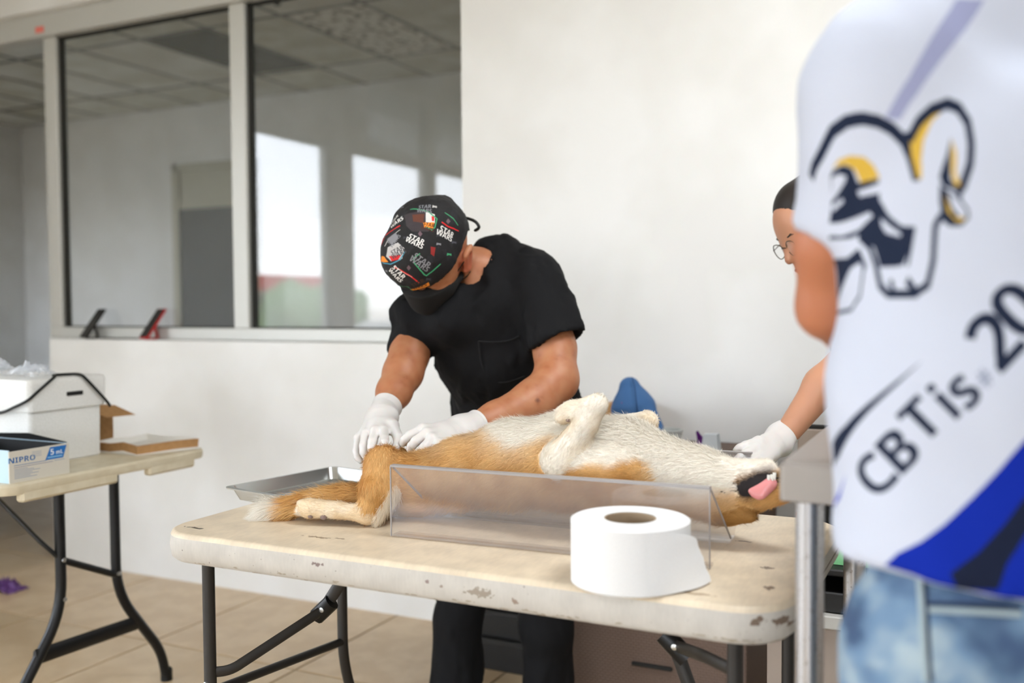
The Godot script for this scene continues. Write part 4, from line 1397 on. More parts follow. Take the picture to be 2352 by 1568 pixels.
	var cream := lin(0.935, 0.85, 0.71)
	var gold := lin(0.915, 0.755, 0.51)
	var deep := lin(0.84, 0.635, 0.36)
	# where the white of the belly gives way to gold, read off along the flank
	var line := []
	for q in [[900, 1010], [985, 1010], [1085, 990], [1125, 1003], [1160, 1024], [1225, 1018], [1275, 1000], [1300, 1052], [1330, 1070], [1410, 1072], [1440, 1060], [1490, 1072], [1515, 1125], [1600, 1150], [1640, 1128]]:
		var p := spot(q[0], q[1], -1.665)
		line.append(Vector2(p.x, p.y))
	var headline := []
	for q in [[1625, 1130], [1650, 1106], [1690, 1096], [1720, 1096], [1800, 1085]]:
		var p := spot(q[0], q[1], -1.69)
		headline.append(Vector2(p.x, p.y))
	var lip_a := spot(1716, 1120, -1.690)
	var lip_b := spot(1792, 1076, -1.694)
	var own := func(p: Vector3) -> int:
		var best := 0
		var bd := 1e3
		for i in f.a.size():
			var d := f.one(i, p)
			if d < bd and not f.ng[i]:
				bd = d
				best = i
		return best
	var tail_white: float = spot(655, 1172, -1.572).x
	var coat := func(p: Vector3, i: int) -> Color:
		var n := noise.get_noise_3dv(p)
		var c := gold.lerp(deep, clampf(0.35 + n * 1.2, 0.0, 1.0))
		match info[i][2]:
			"trunk":
				var e := edge_at(line, p.x)
				var w := smoothstep(-0.012, 0.012, p.y - e + n * 0.012)
				c = c.lerp(cream, smoothstep(-0.05, 0.0, p.y - e + n * 0.02) * 0.55)
				c = c.lerp(white, w)
				if p.z < -1.79:
					c = c.lerp(white, 0.5)
			"head":
				var e := edge_at(headline, p.x)
				c = c.lerp(white, smoothstep(-0.008, 0.010, p.y - e + n * 0.01))
				var q := Geometry3D.get_closest_point_to_segment(p, lip_a, lip_b)
				var far := (p - q).length() + n * 0.004
				c = c.lerp(lin(0.42, 0.33, 0.30), smoothstep(0.034, 0.018, far) * 0.55)
				c = c.lerp(lin(0.09, 0.07, 0.07), smoothstep(0.0225, 0.017, far))
			"ear":
				c = deep.lerp(lin(0.3, 0.2, 0.11), 0.35)
			"upper_arm":
				c = c.lerp(white, smoothstep(-0.006, 0.012, p.y - edge_at(line, p.x) + n * 0.012))
			"foreleg":
				c = white.lerp(cream, clampf(0.15 + n * 0.7, 0.0, 0.6))
			"hind_foot":
				c = white.lerp(cream, clampf(0.35 + n * 0.8 + smoothstep(-1.28, -1.16, p.x) * 0.6, 0.0, 1.0))
			"tuft":
				c = cream.lerp(white, 0.6)
			"tail":
				c = c.lerp(white, smoothstep(tail_white + 0.02, tail_white - 0.012, p.x + n * 0.012))
		return c
	var colors := PackedColorArray()
	var owner_of := PackedInt32Array()
	for v in f.verts:
		var i: int = own.call(v)
		owner_of.push_back(i)
		colors.push_back(coat.call(v, i))
	var at := [0]
	var skin := mk("dog_coat", Color.WHITE, 0.85)
	skin.vertex_color_use_as_albedo = true
	var d := thing("dog", "golden and white dog lying on its back in the clear trough", "dog", Vector3(-0.8, TABLE_Y, -1.74))
	part(d, "body", f.mesh(func(_p, _n):
		at[0] += 1
		return colors[at[0] - 1]), skin)
	# fur: tapered hairs on the skin, lying along the limbs
	var pv := PackedVector3Array()
	var nn := PackedVector3Array()
	var cc := PackedColorArray()
	var idx := PackedInt32Array()
	rng.seed = 11
	for q in range(0, f.quads.size(), 4):
		var i0 := f.quads[q]
		var i2 := f.quads[q + 2]
		var a := f.verts[i0]
		var b := f.verts[f.quads[q + 1]]
		var c := f.verts[i2]
		var e := f.verts[f.quads[q + 3]]
		var nrm := f.norms[i0]
		if nrm.z < -0.75 or nrm.y < -0.6 and nrm.z < 0.3:
			continue
		var bi := owner_of[i0]
		var len: float = info[bi][1]
		var area := (c - a).cross(e - b).length() * 0.5
		var dens := 330000.0 if info[bi][2] != "tail" else 420000.0
		var want := area * dens
		var cnt := int(want) + (1 if rng.randf() < want - floorf(want) else 0)
		var flow: Vector3 = f.ba[bi].normalized() * float(info[bi][0])
		if info[bi][2] == "trunk":
			flow = (flow + Vector3(0, -0.45, 0.15)).normalized()
		elif info[bi][2] == "thigh":
			flow = (flow + Vector3(0.15, -0.5, 0)).normalized()
		for k in cnt:
			var s := rng.randf()
			var t := rng.randf()
			var p := a.lerp(b, s).lerp(e.lerp(c, s), t)
			var n := (f.norms[i0].lerp(f.norms[i2], (s + t) * 0.5)).normalized()
			var g := (flow - n * flow.dot(n))
			g = (g + Vector3(rng.randfn(0, 0.25), rng.randfn(0, 0.25), rng.randfn(0, 0.25))).normalized()
			var l := len * rng.randf_range(0.55, 1.15)
			var lift := 0.30 if info[bi][2] == "trunk" else (0.5 if info[bi][2] == "tail" else 0.1)
			var dir := (g + n * lift).normalized()
			var mid := p + dir * l * 0.55
			var tip := p + dir * l * 0.8 + g * l * 0.25 - Vector3(0, l * 0.10, 0)
			if tip.y < TABLE_Y + 0.001:
				tip.y = TABLE_Y + 0.001
				mid.y = maxf(mid.y, TABLE_Y + 0.001)
			var side := dir.cross(n).normalized() * (0.00055 if info[bi][2] != "tail" else 0.0006)
			var col: Color = colors[i0].lerp(colors[i2], t)
			if col.g < 0.05:
				continue
			var sh := rng.randf_range(0.86, 1.08)
			col = Color(minf(col.r * sh, 0.92), minf(col.g * sh, 0.9), minf(col.b * sh, 0.88))
			var o := pv.size()
			pv.append_array([p - side, p + side, mid - side * 0.7, mid + side * 0.7, tip])
			nn.append_array([n, n, n, n, n])
			cc.append_array([col, col, col, col, col])
			idx.append_array([o, o + 2, o + 1, o + 1, o + 2, o + 3, o + 2, o + 4, o + 3])
	var arr := []
	arr.resize(Mesh.ARRAY_MAX)
	arr[Mesh.ARRAY_VERTEX] = pv
	arr[Mesh.ARRAY_NORMAL] = nn
	arr[Mesh.ARRAY_COLOR] = cc
	arr[Mesh.ARRAY_INDEX] = idx
	var fm := ArrayMesh.new()
	fm.add_surface_from_arrays(Mesh.PRIMITIVE_TRIANGLES, arr)
	var hair := mk("dog_hair", Color.WHITE, 0.6)
	hair.vertex_color_use_as_albedo = true
	hair.metallic_specular = 0.3
	hair.backlight_enabled = true
	hair.backlight = Color(0.8, 0.8, 0.8)
	var fur := part(d, "fur", fm, hair, "short golden and white fur")
	fur.set_meta("kind", "stuff")
	# mouth: dark lips, tongue, teeth
	var zz := -1.690
	var tg := Flesh.new()
	for q in [[1772, 1106, 1722, 1126, 0.005], [1770, 1110, 1730, 1136, 0.007], [1770, 1113, 1741, 1142, 0.009], [1770, 1114, 1752, 1140, 0.009]]:
		tg.bone(spot(q[0], q[1], zz - 0.003), spot(q[2], q[3], zz + q[4]), 0.0052, 0.0032, 0.013)
	tg.build(0.0025)
	tg.relax(2)
	var pink := mk("tongue_pink", Color(0.86, 0.56, 0.56), 0.25)
	pink.subsurf_scatter_enabled = true
	pink.subsurf_scatter_strength = 0.2
	part(d, "tongue", tg.mesh(), pink, "pink tongue hanging out")
	for q in [[1766, 1098], [1774, 1097], [1779, 1093]]:
		var g := Geo.new()
		var p := spot(q[0], q[1], zz + 0.002)
		g.tube([p + Vector3(0, 0.006, 0), p + Vector3(0, 0, 0.001), p + Vector3(0.001, -0.007, 0.001)], [0.003, 0.003, 0.0008], 8)
		part(d, "tooth", g.done(), M.white_card)
	# closed eye and paw pads
	part(d, "eyelid", tubed(curve([spot(1650, 1132, -1.684), spot(1658, 1129, -1.681), spot(1666, 1131, -1.683)], 4), 0.0016, 6), mk("eye_line", Color(0.25, 0.15, 0.08), 0.6), "dark line of the closed eye")
	var pad := mk("pad", Color(0.5, 0.42, 0.39), 0.7)
	for q in [[1320, 958, -1.650, 0.006], [1304, 964, -1.650, 0.0045], [1438, 979, -1.818, 0.006], [1428, 985, -1.82, 0.006], [742, 1187, -1.552, 0.006], [712, 1185, -1.545, 0.005], [1271, 1071, -1.624, 0.0065]]:
		var g := Flesh.new()
		var p := spot(q[0], q[1], q[2])
		g.bone(p, p + Vector3(0.003, 0, 0), q[3], q[3], 0.002)
		g.build(0.0025)
		part(d, "paw_pad", g.mesh(), pad)

# ------------------------------------------------------------------ people
func hit(f: Flesh, u: float, v: float, lift := 0.0) -> Vector3:
	# where a line of sight meets a body, so that a pocket or a stripe can lie on it
	var d := (lens_turn * Vector3((u - 1176.0) / FOCAL, (784.0 - v) / FOCAL, -1.0)).normalized()
	var t := 0.6
	var all := range(f.a.size())
	for k in 90:
		var s := f.field(EYE + d * t, all)
		if s < 0.0008:
			break
		t += maxf(s * 0.8, 0.0006)
		if t > 3.2:
			break
	var p := EYE + d * t
	if lift != 0.0:
		var e := 0.002
		var g := Vector3(f.field(p + Vector3(e, 0, 0), all) - f.field(p - Vector3(e, 0, 0), all), f.field(p + Vector3(0, e, 0), all) - f.field(p - Vector3(0, e, 0), all), f.field(p + Vector3(0, 0, e), all) - f.field(p - Vector3(0, 0, e), all)).normalized()
		p += g * lift
	return p

func glove(wrist: Vector3, arm: Vector3, knuckles: Array, tips: Array, thumb: Array, cuff_r: float) -> Flesh:
	var f := Flesh.new()
	var mid: Vector3 = (knuckles[0] + knuckles[1] + knuckles[2] + knuckles[3]) * 0.25
	# palm: from the wrist out to each knuckle
	var across: Vector3 = (knuckles[0] - knuckles[3]).normalized()
	var back: Vector3 = across.cross(mid - wrist).normalized()
	f.bone(arm, wrist, cuff_r * 1.05, cuff_r * 0.98, 0.01)
	f.bone(wrist, wrist.lerp(mid, 0.5), cuff_r * 0.9, 0.021, 0.02, across, 0.62)
	for k in 4:
		f.bone(wrist.lerp(knuckles[k], 0.35), knuckles[k], 0.016, 0.0118 - 0.0006 * k, 0.014)
	for k in 4:
		var root: Vector3 = knuckles[k]
		var tip: Vector3 = tips[k]
		var len := (tip - root).length()
		var out: Vector3 = (root - wrist).normalized()
		# two bends: the finger leaves along the hand and curls to its tip
		var j1 := root.lerp(tip, 0.48) + out * len * 0.16
		var j2 := root.lerp(tip, 0.78) + out * len * 0.12
		var r: float = [0.0102, 0.0104, 0.0098, 0.0086][k]
		f.bone(root, j1, r * 1.08, r, 0.006)
		f.bone(j1, j2, r, r * 0.93, 0.004)
		f.bone(j2, tip, r * 0.93, r * 0.8, 0.004)
	f.bone(wrist.lerp(thumb[0], 0.3), thumb[0], 0.017, 0.014, 0.014)
	f.bone(thumb[0], thumb[1], 0.0135, 0.0115, 0.008)
	f.bone(thumb[1], thumb[2], 0.0115, 0.009, 0.004)
	f.build(0.003)
	f.relax(1, 0.4)
	return f

func vet() -> void:
	var black := mk("scrub_black", Color(0.075, 0.076, 0.083), 0.78)
	black.metallic_specular = 0.3
	relief(black, noise_tex(0.25, Color.BLACK, Color.WHITE, 2, 44), 0.02, 14.0)
	var tan_skin := mk("tanned_skin", Color.WHITE, 0.5)
	tan_skin.vertex_color_use_as_albedo = true
	tan_skin.subsurf_scatter_enabled = true
	tan_skin.subsurf_scatter_strength = 0.12
	var latex := mk("latex", Color(0.85, 0.835, 0.82), 0.42)
	latex.subsurf_scatter_enabled = true
	latex.subsurf_scatter_strength = 0.15
	var who := thing("person", "person in black scrubs, patterned surgical cap and black mask bending over the dog", "person", Vector3(-1.1, 0, -2.42))
	var R := lens_turn.x
	var U := Vector3.UP
	var C := lens_turn.z
	var fw := (R * -0.38 + U * -0.82 + C * 0.43).normalized()
	var up := R * -0.20 + U * 0.48 + C * 0.85
	up = (up - fw * fw.dot(up)).normalized()
	var lf := up.cross(fw)
	var head := Transform3D(Basis(lf, up, fw), spot(997, 592, -2.07))
	var hp := func(x: float, y: float, z: float) -> Vector3:
		return head * Vector3(x, y, z)
	var neck_base := spot(1108, 624, -2.19)
	# --- skin: head, neck, arms
	var hd := Flesh.new()
	hd.bone(hp.call(0, 0.035, -0.035), hp.call(0, 0.03, 0.02), 0.075, 0.075, 0.02, up, 0.86)
	hd.bone(hp.call(0, -0.02, 0.035), hp.call(0, -0.088, 0.055), 0.060, 0.036, 0.03, lf, 0.93)
	hd.bone(hp.call(0, 0.022, 0.078), hp.call(0, -0.034, 0.106), 0.012, 0.016, 0.012)
	hd.bone(hp.call(0.03, 0.018, 0.072), hp.call(-0.03, 0.018, 0.072), 0.018, 0.018, 0.012)
	hd.bone(hp.call(0.045, -0.025, 0.062), hp.call(0.04, -0.04, 0.06), 0.022, 0.02, 0.015)
	hd.bone(hp.call(-0.045, -0.025, 0.062), hp.call(-0.04, -0.04, 0.06), 0.022, 0.02, 0.015)
	hd.bone(hp.call(0, -0.045, -0.03), neck_base, 0.052, 0.050, 0.03)
	for s in [1.0, -1.0]:
		hd.bone(hp.call(0.089 * s, 0.026, -0.024), hp.call(0.082 * s, -0.022, -0.012), 0.0095, 0.008, 0.006, fw, 0.40)
		hd.bone(hp.call(0.070 * s, 0.010, -0.014), hp.call(0.084 * s, 0.008, -0.020), 0.016, 0.010, 0.008)
		hd.bone(hp.call(0.081 * s, -0.026, -0.010), hp.call(0.077 * s, -0.042, -0.004), 0.009, 0.0065, 0.006, fw, 0.7)
		hd.carve(hp.call(0.101 * s, 0.018, -0.020), hp.call(0.095 * s, -0.014, -0.008), 0.0098, 0.0065, 0.004)
		hd.carve(hp.call(0.034 * s, 0.002, 0.090), hp.call(0.03 * s, 0.002, 0.090), 0.010, 0.010, 0.008)
		hd.bone(hp.call(0.034 * s, 0.0, 0.074), hp.call(0.032 * s, 0.0, 0.074), 0.0125, 0.0125, 0.003)
	hd.build(0.0036)
	hd.relax(1, 0.4)
	var b := Flesh.new()
	b.bone(hp.call(0, -0.055, -0.035), neck_base, 0.050, 0.052, 0.03)
	b.bone(neck_base, spot(1085, 740, -2.16), 0.055, 0.04, 0.03)
	# the left arm, seen to the right
	var el := [spot(1250, 700, -2.22), spot(1274, 800, -2.19), spot(1278, 872, -2.15), spot(1225, 922, -2.08), spot(1140, 962, -1.98), spot(1078, 984, -1.905)]
	b.chain(el, [0.055, 0.051, 0.052, 0.050, 0.039, 0.0295], 0.02)
	# the right arm
	var er := [spot(955, 740, -2.14), spot(940, 815, -2.10), spot(926, 856, -2.06), spot(905, 900, -2.00), spot(882, 946, -1.915)]
	b.chain(er, [0.05, 0.048, 0.048, 0.041, 0.0285], 0.02)
	b.build(0.0065)
	b.relax(1, 0.4)
	var sn := FastNoiseLite.new()
	sn.seed = 3
	sn.frequency = 30.0
	sn.fractal_octaves = 3
	var base := lin(0.71, 0.485, 0.345)
	var ruddy := lin(0.665, 0.41, 0.27)
	var ear_c: Vector3 = hp.call(0.086, -0.005, -0.015)
	var mole := spot(1237, 918, -2.03)
	b.merge(hd)
	part(who, "body", b.mesh(func(p: Vector3, _n: Vector3) -> Color:
		var n := sn.get_noise_3dv(p)
		var c := base.lerp(ruddy, clampf(0.4 + n * 0.9, 0.0, 1.0))
		c = c.lerp(lin(0.80, 0.42, 0.33), 0.6 * smoothstep(0.045, 0.02, (p - ear_c).length()))
		if n > 0.5:
			c = c.lerp(lin(0.5, 0.3, 0.2), 0.18)
		return c.lerp(lin(0.36, 0.22, 0.18), 0.75 * smoothstep(0.011, 0.006, (p - mole).length()))), tan_skin)
	# --- scrub top
	var t := Flesh.new()
	var shl := spot(1222, 650, -2.22)
	var shr := spot(965, 728, -2.14)
	var lat := (shl - shr).normalized()
	t.bone(spot(1202, 1090, -2.43), spot(1196, 950, -2.38), 0.118, 0.113, 0.03, R, 0.68)
	t.bone(spot(1196, 950, -2.38), spot(1150, 800, -2.27), 0.112, 0.118, 0.04, lat, 0.70)
	t.bone(spot(1150, 800, -2.27), spot(1110, 700, -2.21), 0.115, 0.10, 0.04, lat, 0.72)
	t.bone(spot(1120, 690, -2.22), shl, 0.095, 0.068, 0.05)
	t.bone(spot(1110, 710, -2.20), shr, 0.09, 0.058, 0.05)
	t.bone(spot(1148, 615, -2.25), spot(1215, 632, -2.25), 0.075, 0.072, 0.04)
	t.bone(spot(1135, 600, -2.24), spot(1120, 660, -2.20), 0.066, 0.075, 0.03)
	t.bone(spot(1120, 660, -2.20), spot(1030, 740, -2.12), 0.07, 0.055, 0.04)
	# sleeves, cut off square at the hem and hollow there
	var sl := [spot(1232, 660, -2.22), spot(1284, 800, -2.19)]
	var i := t.bone(sl[0], sl[1], 0.072, 0.077, 0.03)
	t.cut[i] = [[spot(1282, 783, -2.19), (spot(1300, 850, -2.18) - spot(1268, 765, -2.19)).normalized()]]
	t.bone(spot(1296, 690, -2.22), spot(1324, 742, -2.20), 0.018, 0.012, 0.03)
	t.carve(spot(1275, 775, -2.19), spot(1292, 835, -2.18), 0.058, 0.064, 0.004)
	var j := t.bone(shr, spot(934, 830, -2.11), 0.062, 0.052, 0.03)
	t.cut[j] = [[spot(938, 815, -2.11), (spot(936, 850, -2.11) - spot(948, 780, -2.13)).normalized()]]
	t.carve(spot(942, 800, -2.12), spot(934, 850, -2.10), 0.042, 0.046, 0.004)
	# neckline
	t.carve(hp.call(0, -0.03, -0.02), neck_base.lerp(head.origin, 0.12), 0.054, 0.055, 0.005)
	t.carve(spot(1082, 640, -2.09), spot(1050, 742, -2.05), 0.042, 0.008, 0.005)
	var all := range(t.a.size())
	t.build(0.0075)
	t.relax(1, 0.4)
	var wn := FastNoiseLite.new()
	wn.seed = 9
	wn.frequency = 4.5
	var fold := func(p: Vector3, _n: Vector3) -> float:
		# creases fall from the shoulders towards the waist
		var w := wn.get_noise_3dv(p * Vector3(1.6, 0.7, 1.6))
		return 0.017 * w * absf(w) * 2.0 + 0.0035 * sin(p.x * 60.0 + p.y * 35.0 + w * 9.0) * smoothstep(-0.1, 0.3, w)
	t.push(fold)
	part(who, "scrub_top", t.mesh(), black, "black short-sleeved v-neck scrub top")
	# breast pocket and seams lie on the cloth
	var seam := mk("seam_black", Color(0.045, 0.046, 0.05), 0.9)
	for path in [[[1100, 782], [1130, 784], [1165, 782], [1196, 770]], [[1100, 782], [1106, 830], [1122, 872]], [[1122, 872], [1160, 876], [1204, 862]]]:
		var pts := []
		for q in path:
			pts.append(hit(t, q[0], q[1], 0.0035))
		part(who, "seam", tubed(curve(pts, 4), 0.0022, 6), seam)
	# --- trousers and shoes
	var l := Flesh.new()
	var hr := spot(1135, 1075, -2.42)
	var hl := spot(1255, 1085, -2.44)
	var kr := spot(1052, 1420, -2.36)
	var kl := spot(1258, 1450, -2.42)
	var ar := Vector3(kr.x - 0.015, 0.06, kr.z + 0.0)
	var al := Vector3(kl.x - 0.01, 0.06, kl.z - 0.02)
	l.bone(hr, hl, 0.11, 0.11, 0.04)
	l.bone(hr, kr, 0.098, 0.068, 0.03)
	l.bone(hl, kl, 0.100, 0.070, 0.03)
	for q in [[kr, ar], [kl, al]]:
		var n := l.bone(q[0], q[1] + Vector3(0, -0.05, 0), 0.068, 0.074, 0.02)
		l.cut[n] = [[Vector3(0, 0.035, 0), Vector3.DOWN]]
	l.build(0.011)
	l.push(fold)
	part(who, "trousers", l.mesh(), black, "black scrub trousers")
	for q in [ar, al]:
		var sh := Flesh.new()
		sh.bone(Vector3(q.x, 0.045, q.z - 0.05), Vector3(q.x - 0.02, 0.038, q.z + 0.13), 0.043, 0.038, 0.02)
		sh.cut[0] = [[Vector3(0, 0.001, 0), Vector3.DOWN]]
		sh.build(0.01)
		part(who, "shoe", sh.mesh(), M.black_cord, "black shoe")
	# --- gloves
	var g1 := glove(spot(876, 962, -1.895), spot(885, 940, -1.93), [spot(882, 990, -1.812), spot(861, 990, -1.806), spot(840, 996, -1.810), spot(823, 1006, -1.820)], [spot(882, 1022, -1.752), spot(853, 1034, -1.765), spot(838, 1046, -1.774), spot(828, 1058, -1.788)], [spot(902, 978, -1.85), spot(915, 1006, -1.80), spot(911, 1026, -1.770)], 0.0325)
	part(who, "glove", g1.mesh(), latex, "white latex glove on the hand above the knee of the dog")
	var g2 := glove(spot(1062, 990, -1.885), spot(1090, 980, -1.92), [spot(972, 984, -1.800), spot(980, 994, -1.783), spot(992, 1006, -1.772), spot(1008, 1018, -1.768)], [spot(925, 1018, -1.775), spot(942, 1032, -1.755), spot(966, 1046, -1.742), spot(988, 1050, -1.740)], [spot(1005, 990, -1.845), spot(965, 1003, -1.83), spot(935, 1016, -1.81)], 0.0335)
	part(who, "glove", g2.mesh(), latex, "white latex glove on the hand at the belly of the dog")
	for q in [[spot(891, 930, -1.945), spot(884, 942, -1.926), 0.0355], [spot(1098, 977, -1.932), spot(1084, 982, -1.914), 0.0362]]:
		var g := Geo.new()
		var d: Vector3 = (q[1] - q[0]).normalized()
		g.tube([q[0], q[0] + d * 0.002, q[0] + d * 0.008, q[1]], [q[2] * 0.96, q[2] * 1.03, q[2], q[2] * 0.97], 28, false)
		part(who, "cuff", g.done(), latex, "rolled glove cuff")
	for s in [1.0, -1.0]:
		part(who, "eyebrow", tubed([hp.call(0.014 * s, 0.022, 0.090), hp.call(0.032 * s, 0.027, 0.088), hp.call(0.048 * s, 0.020, 0.076)], [0.003, 0.0036, 0.002], 6), M.black_cord)
	# --- mask
	var m := Flesh.new()
	m.bone(hp.call(0, 0.004, 0.062), hp.call(0, -0.070, 0.068), 0.060, 0.046, 0.03, lf, 0.95)
	m.bone(hp.call(0, -0.018, 0.088), hp.call(0, -0.05, 0.098), 0.030, 0.028, 0.03)
	m.bone(hp.call(0.045, -0.03, 0.045), hp.call(0.06, -0.03, 0.016), 0.03, 0.02, 0.03)
	m.bone(hp.call(-0.045, -0.03, 0.045), hp.call(-0.06, -0.03, 0.016), 0.03, 0.02, 0.03)
	for k in 4:
		m.cut[k] = [[hp.call(0, 0.0, 0.1), head.basis * Vector3(0, 1, -0.32).normalized()]]
	m.build(0.004)
	m.relax(1)
	part(who, "face_mask", m.mesh(), mk("mask_black", Color(0.06, 0.057, 0.055), 0.9), "black cloth face mask")
	for q in [[Vector3(0.068, -0.010, 0.026), Vector3(0.083, 0.010, 0.004), Vector3(0.092, 0.024, -0.014)], [Vector3(0.064, -0.052, 0.022), Vector3(0.080, -0.046, 0.004), Vector3(0.088, -0.036, -0.008)]]:
		part(who, "ear_loop", tubed([head * q[0], head * q[1], head * q[2]], 0.0014, 6), M.black_cord)
	# --- cap
	var c := Flesh.new()
	var cut := [[hp.call(0, 0.027, 0.0), head.basis * Vector3(0.32, -1, -0.16).normalized()]]
	for q in [[Vector3(0, 0.04, -0.045), Vector3(0, 0.036, 0.024), 0.083, 0.082], [Vector3(0, 0.07, -0.03), Vector3(0, 0.06, 0.0), 0.074, 0.074], [Vector3(-0.030, 0.045, -0.03), Vector3(-0.034, 0.04, 0.03), 0.078, 0.076]]:
		var n := c.bone(head * q[0], head * q[1], q[2], q[3], 0.03, up, 0.90)
		c.cut[n] = cut
	c.bone(hp.call(-0.05, 0.05, -0.10), hp.call(-0.01, 0.06, -0.115), 0.024, 0.02, 0.03)
	c.build(0.0045)
	c.relax(1, 0.4)
	c.push(func(p: Vector3, _n: Vector3) -> float: return 0.004 * wn.get_noise_3dv(p * 3.0) + 0.0025 * absf(wn.get_noise_3dv(p * 7.0)))
	var axis := Vector3(0.62, 0.72, 0.30).normalized()
	var ex := axis.cross(Vector3(0, 0, 1)).normalized()
	var ey := ex.cross(axis)
	var cen := Vector3(0, 0.035, -0.01)
	var to_uv := func(p: Vector3) -> Vector2:
		var q := (head.affine_inverse() * p - cen).normalized()
		var w := acos(clampf(q.dot(axis), -1.0, 1.0))
		var d := Vector2(q.dot(ex), q.dot(ey))
		d = d.normalized() * w if d.length() > 1e-6 else Vector2.ZERO
		return Vector2(0.5, 0.5) + d / 3.6
	var cap := part(who, "surgical_cap", c.mesh(null, to_uv), cap_print(func(u: float, v: float) -> Vector2:
		var o := Vector2(u, v)
		var p := hit(c, o.x, o.y)
		while (p - EYE).length() > 2.75 and o.distance_to(Vector2(975, 568)) > 20.0:
			o = o.lerp(Vector2(975, 568), 0.06)
			p = hit(c, o.x, o.y)
		return to_uv.call(p) * 1024.0), "black surgical cap with a coloured print")
	part(cap, "tie", tubed(curve([spot(1046, 497, -2.10), spot(1072, 501, -2.12), spot(1092, 509, -2.12), spot(1100, 522, -2.12), spot(1090, 530, -2.12)], 5), [0.008] + range(19).map(func(_k): return 0.0065) + [0.004], 8, 0.6), M.black_cord, "knotted cap tie")
	part(cap, "tie", tubed(curve([spot(1020, 470, -2.11), spot(1046, 492, -2.10), spot(1068, 505, -2.105), spot(1074, 530, -2.11)], 5), 0.009, 8, 0.5), M.black_cord)

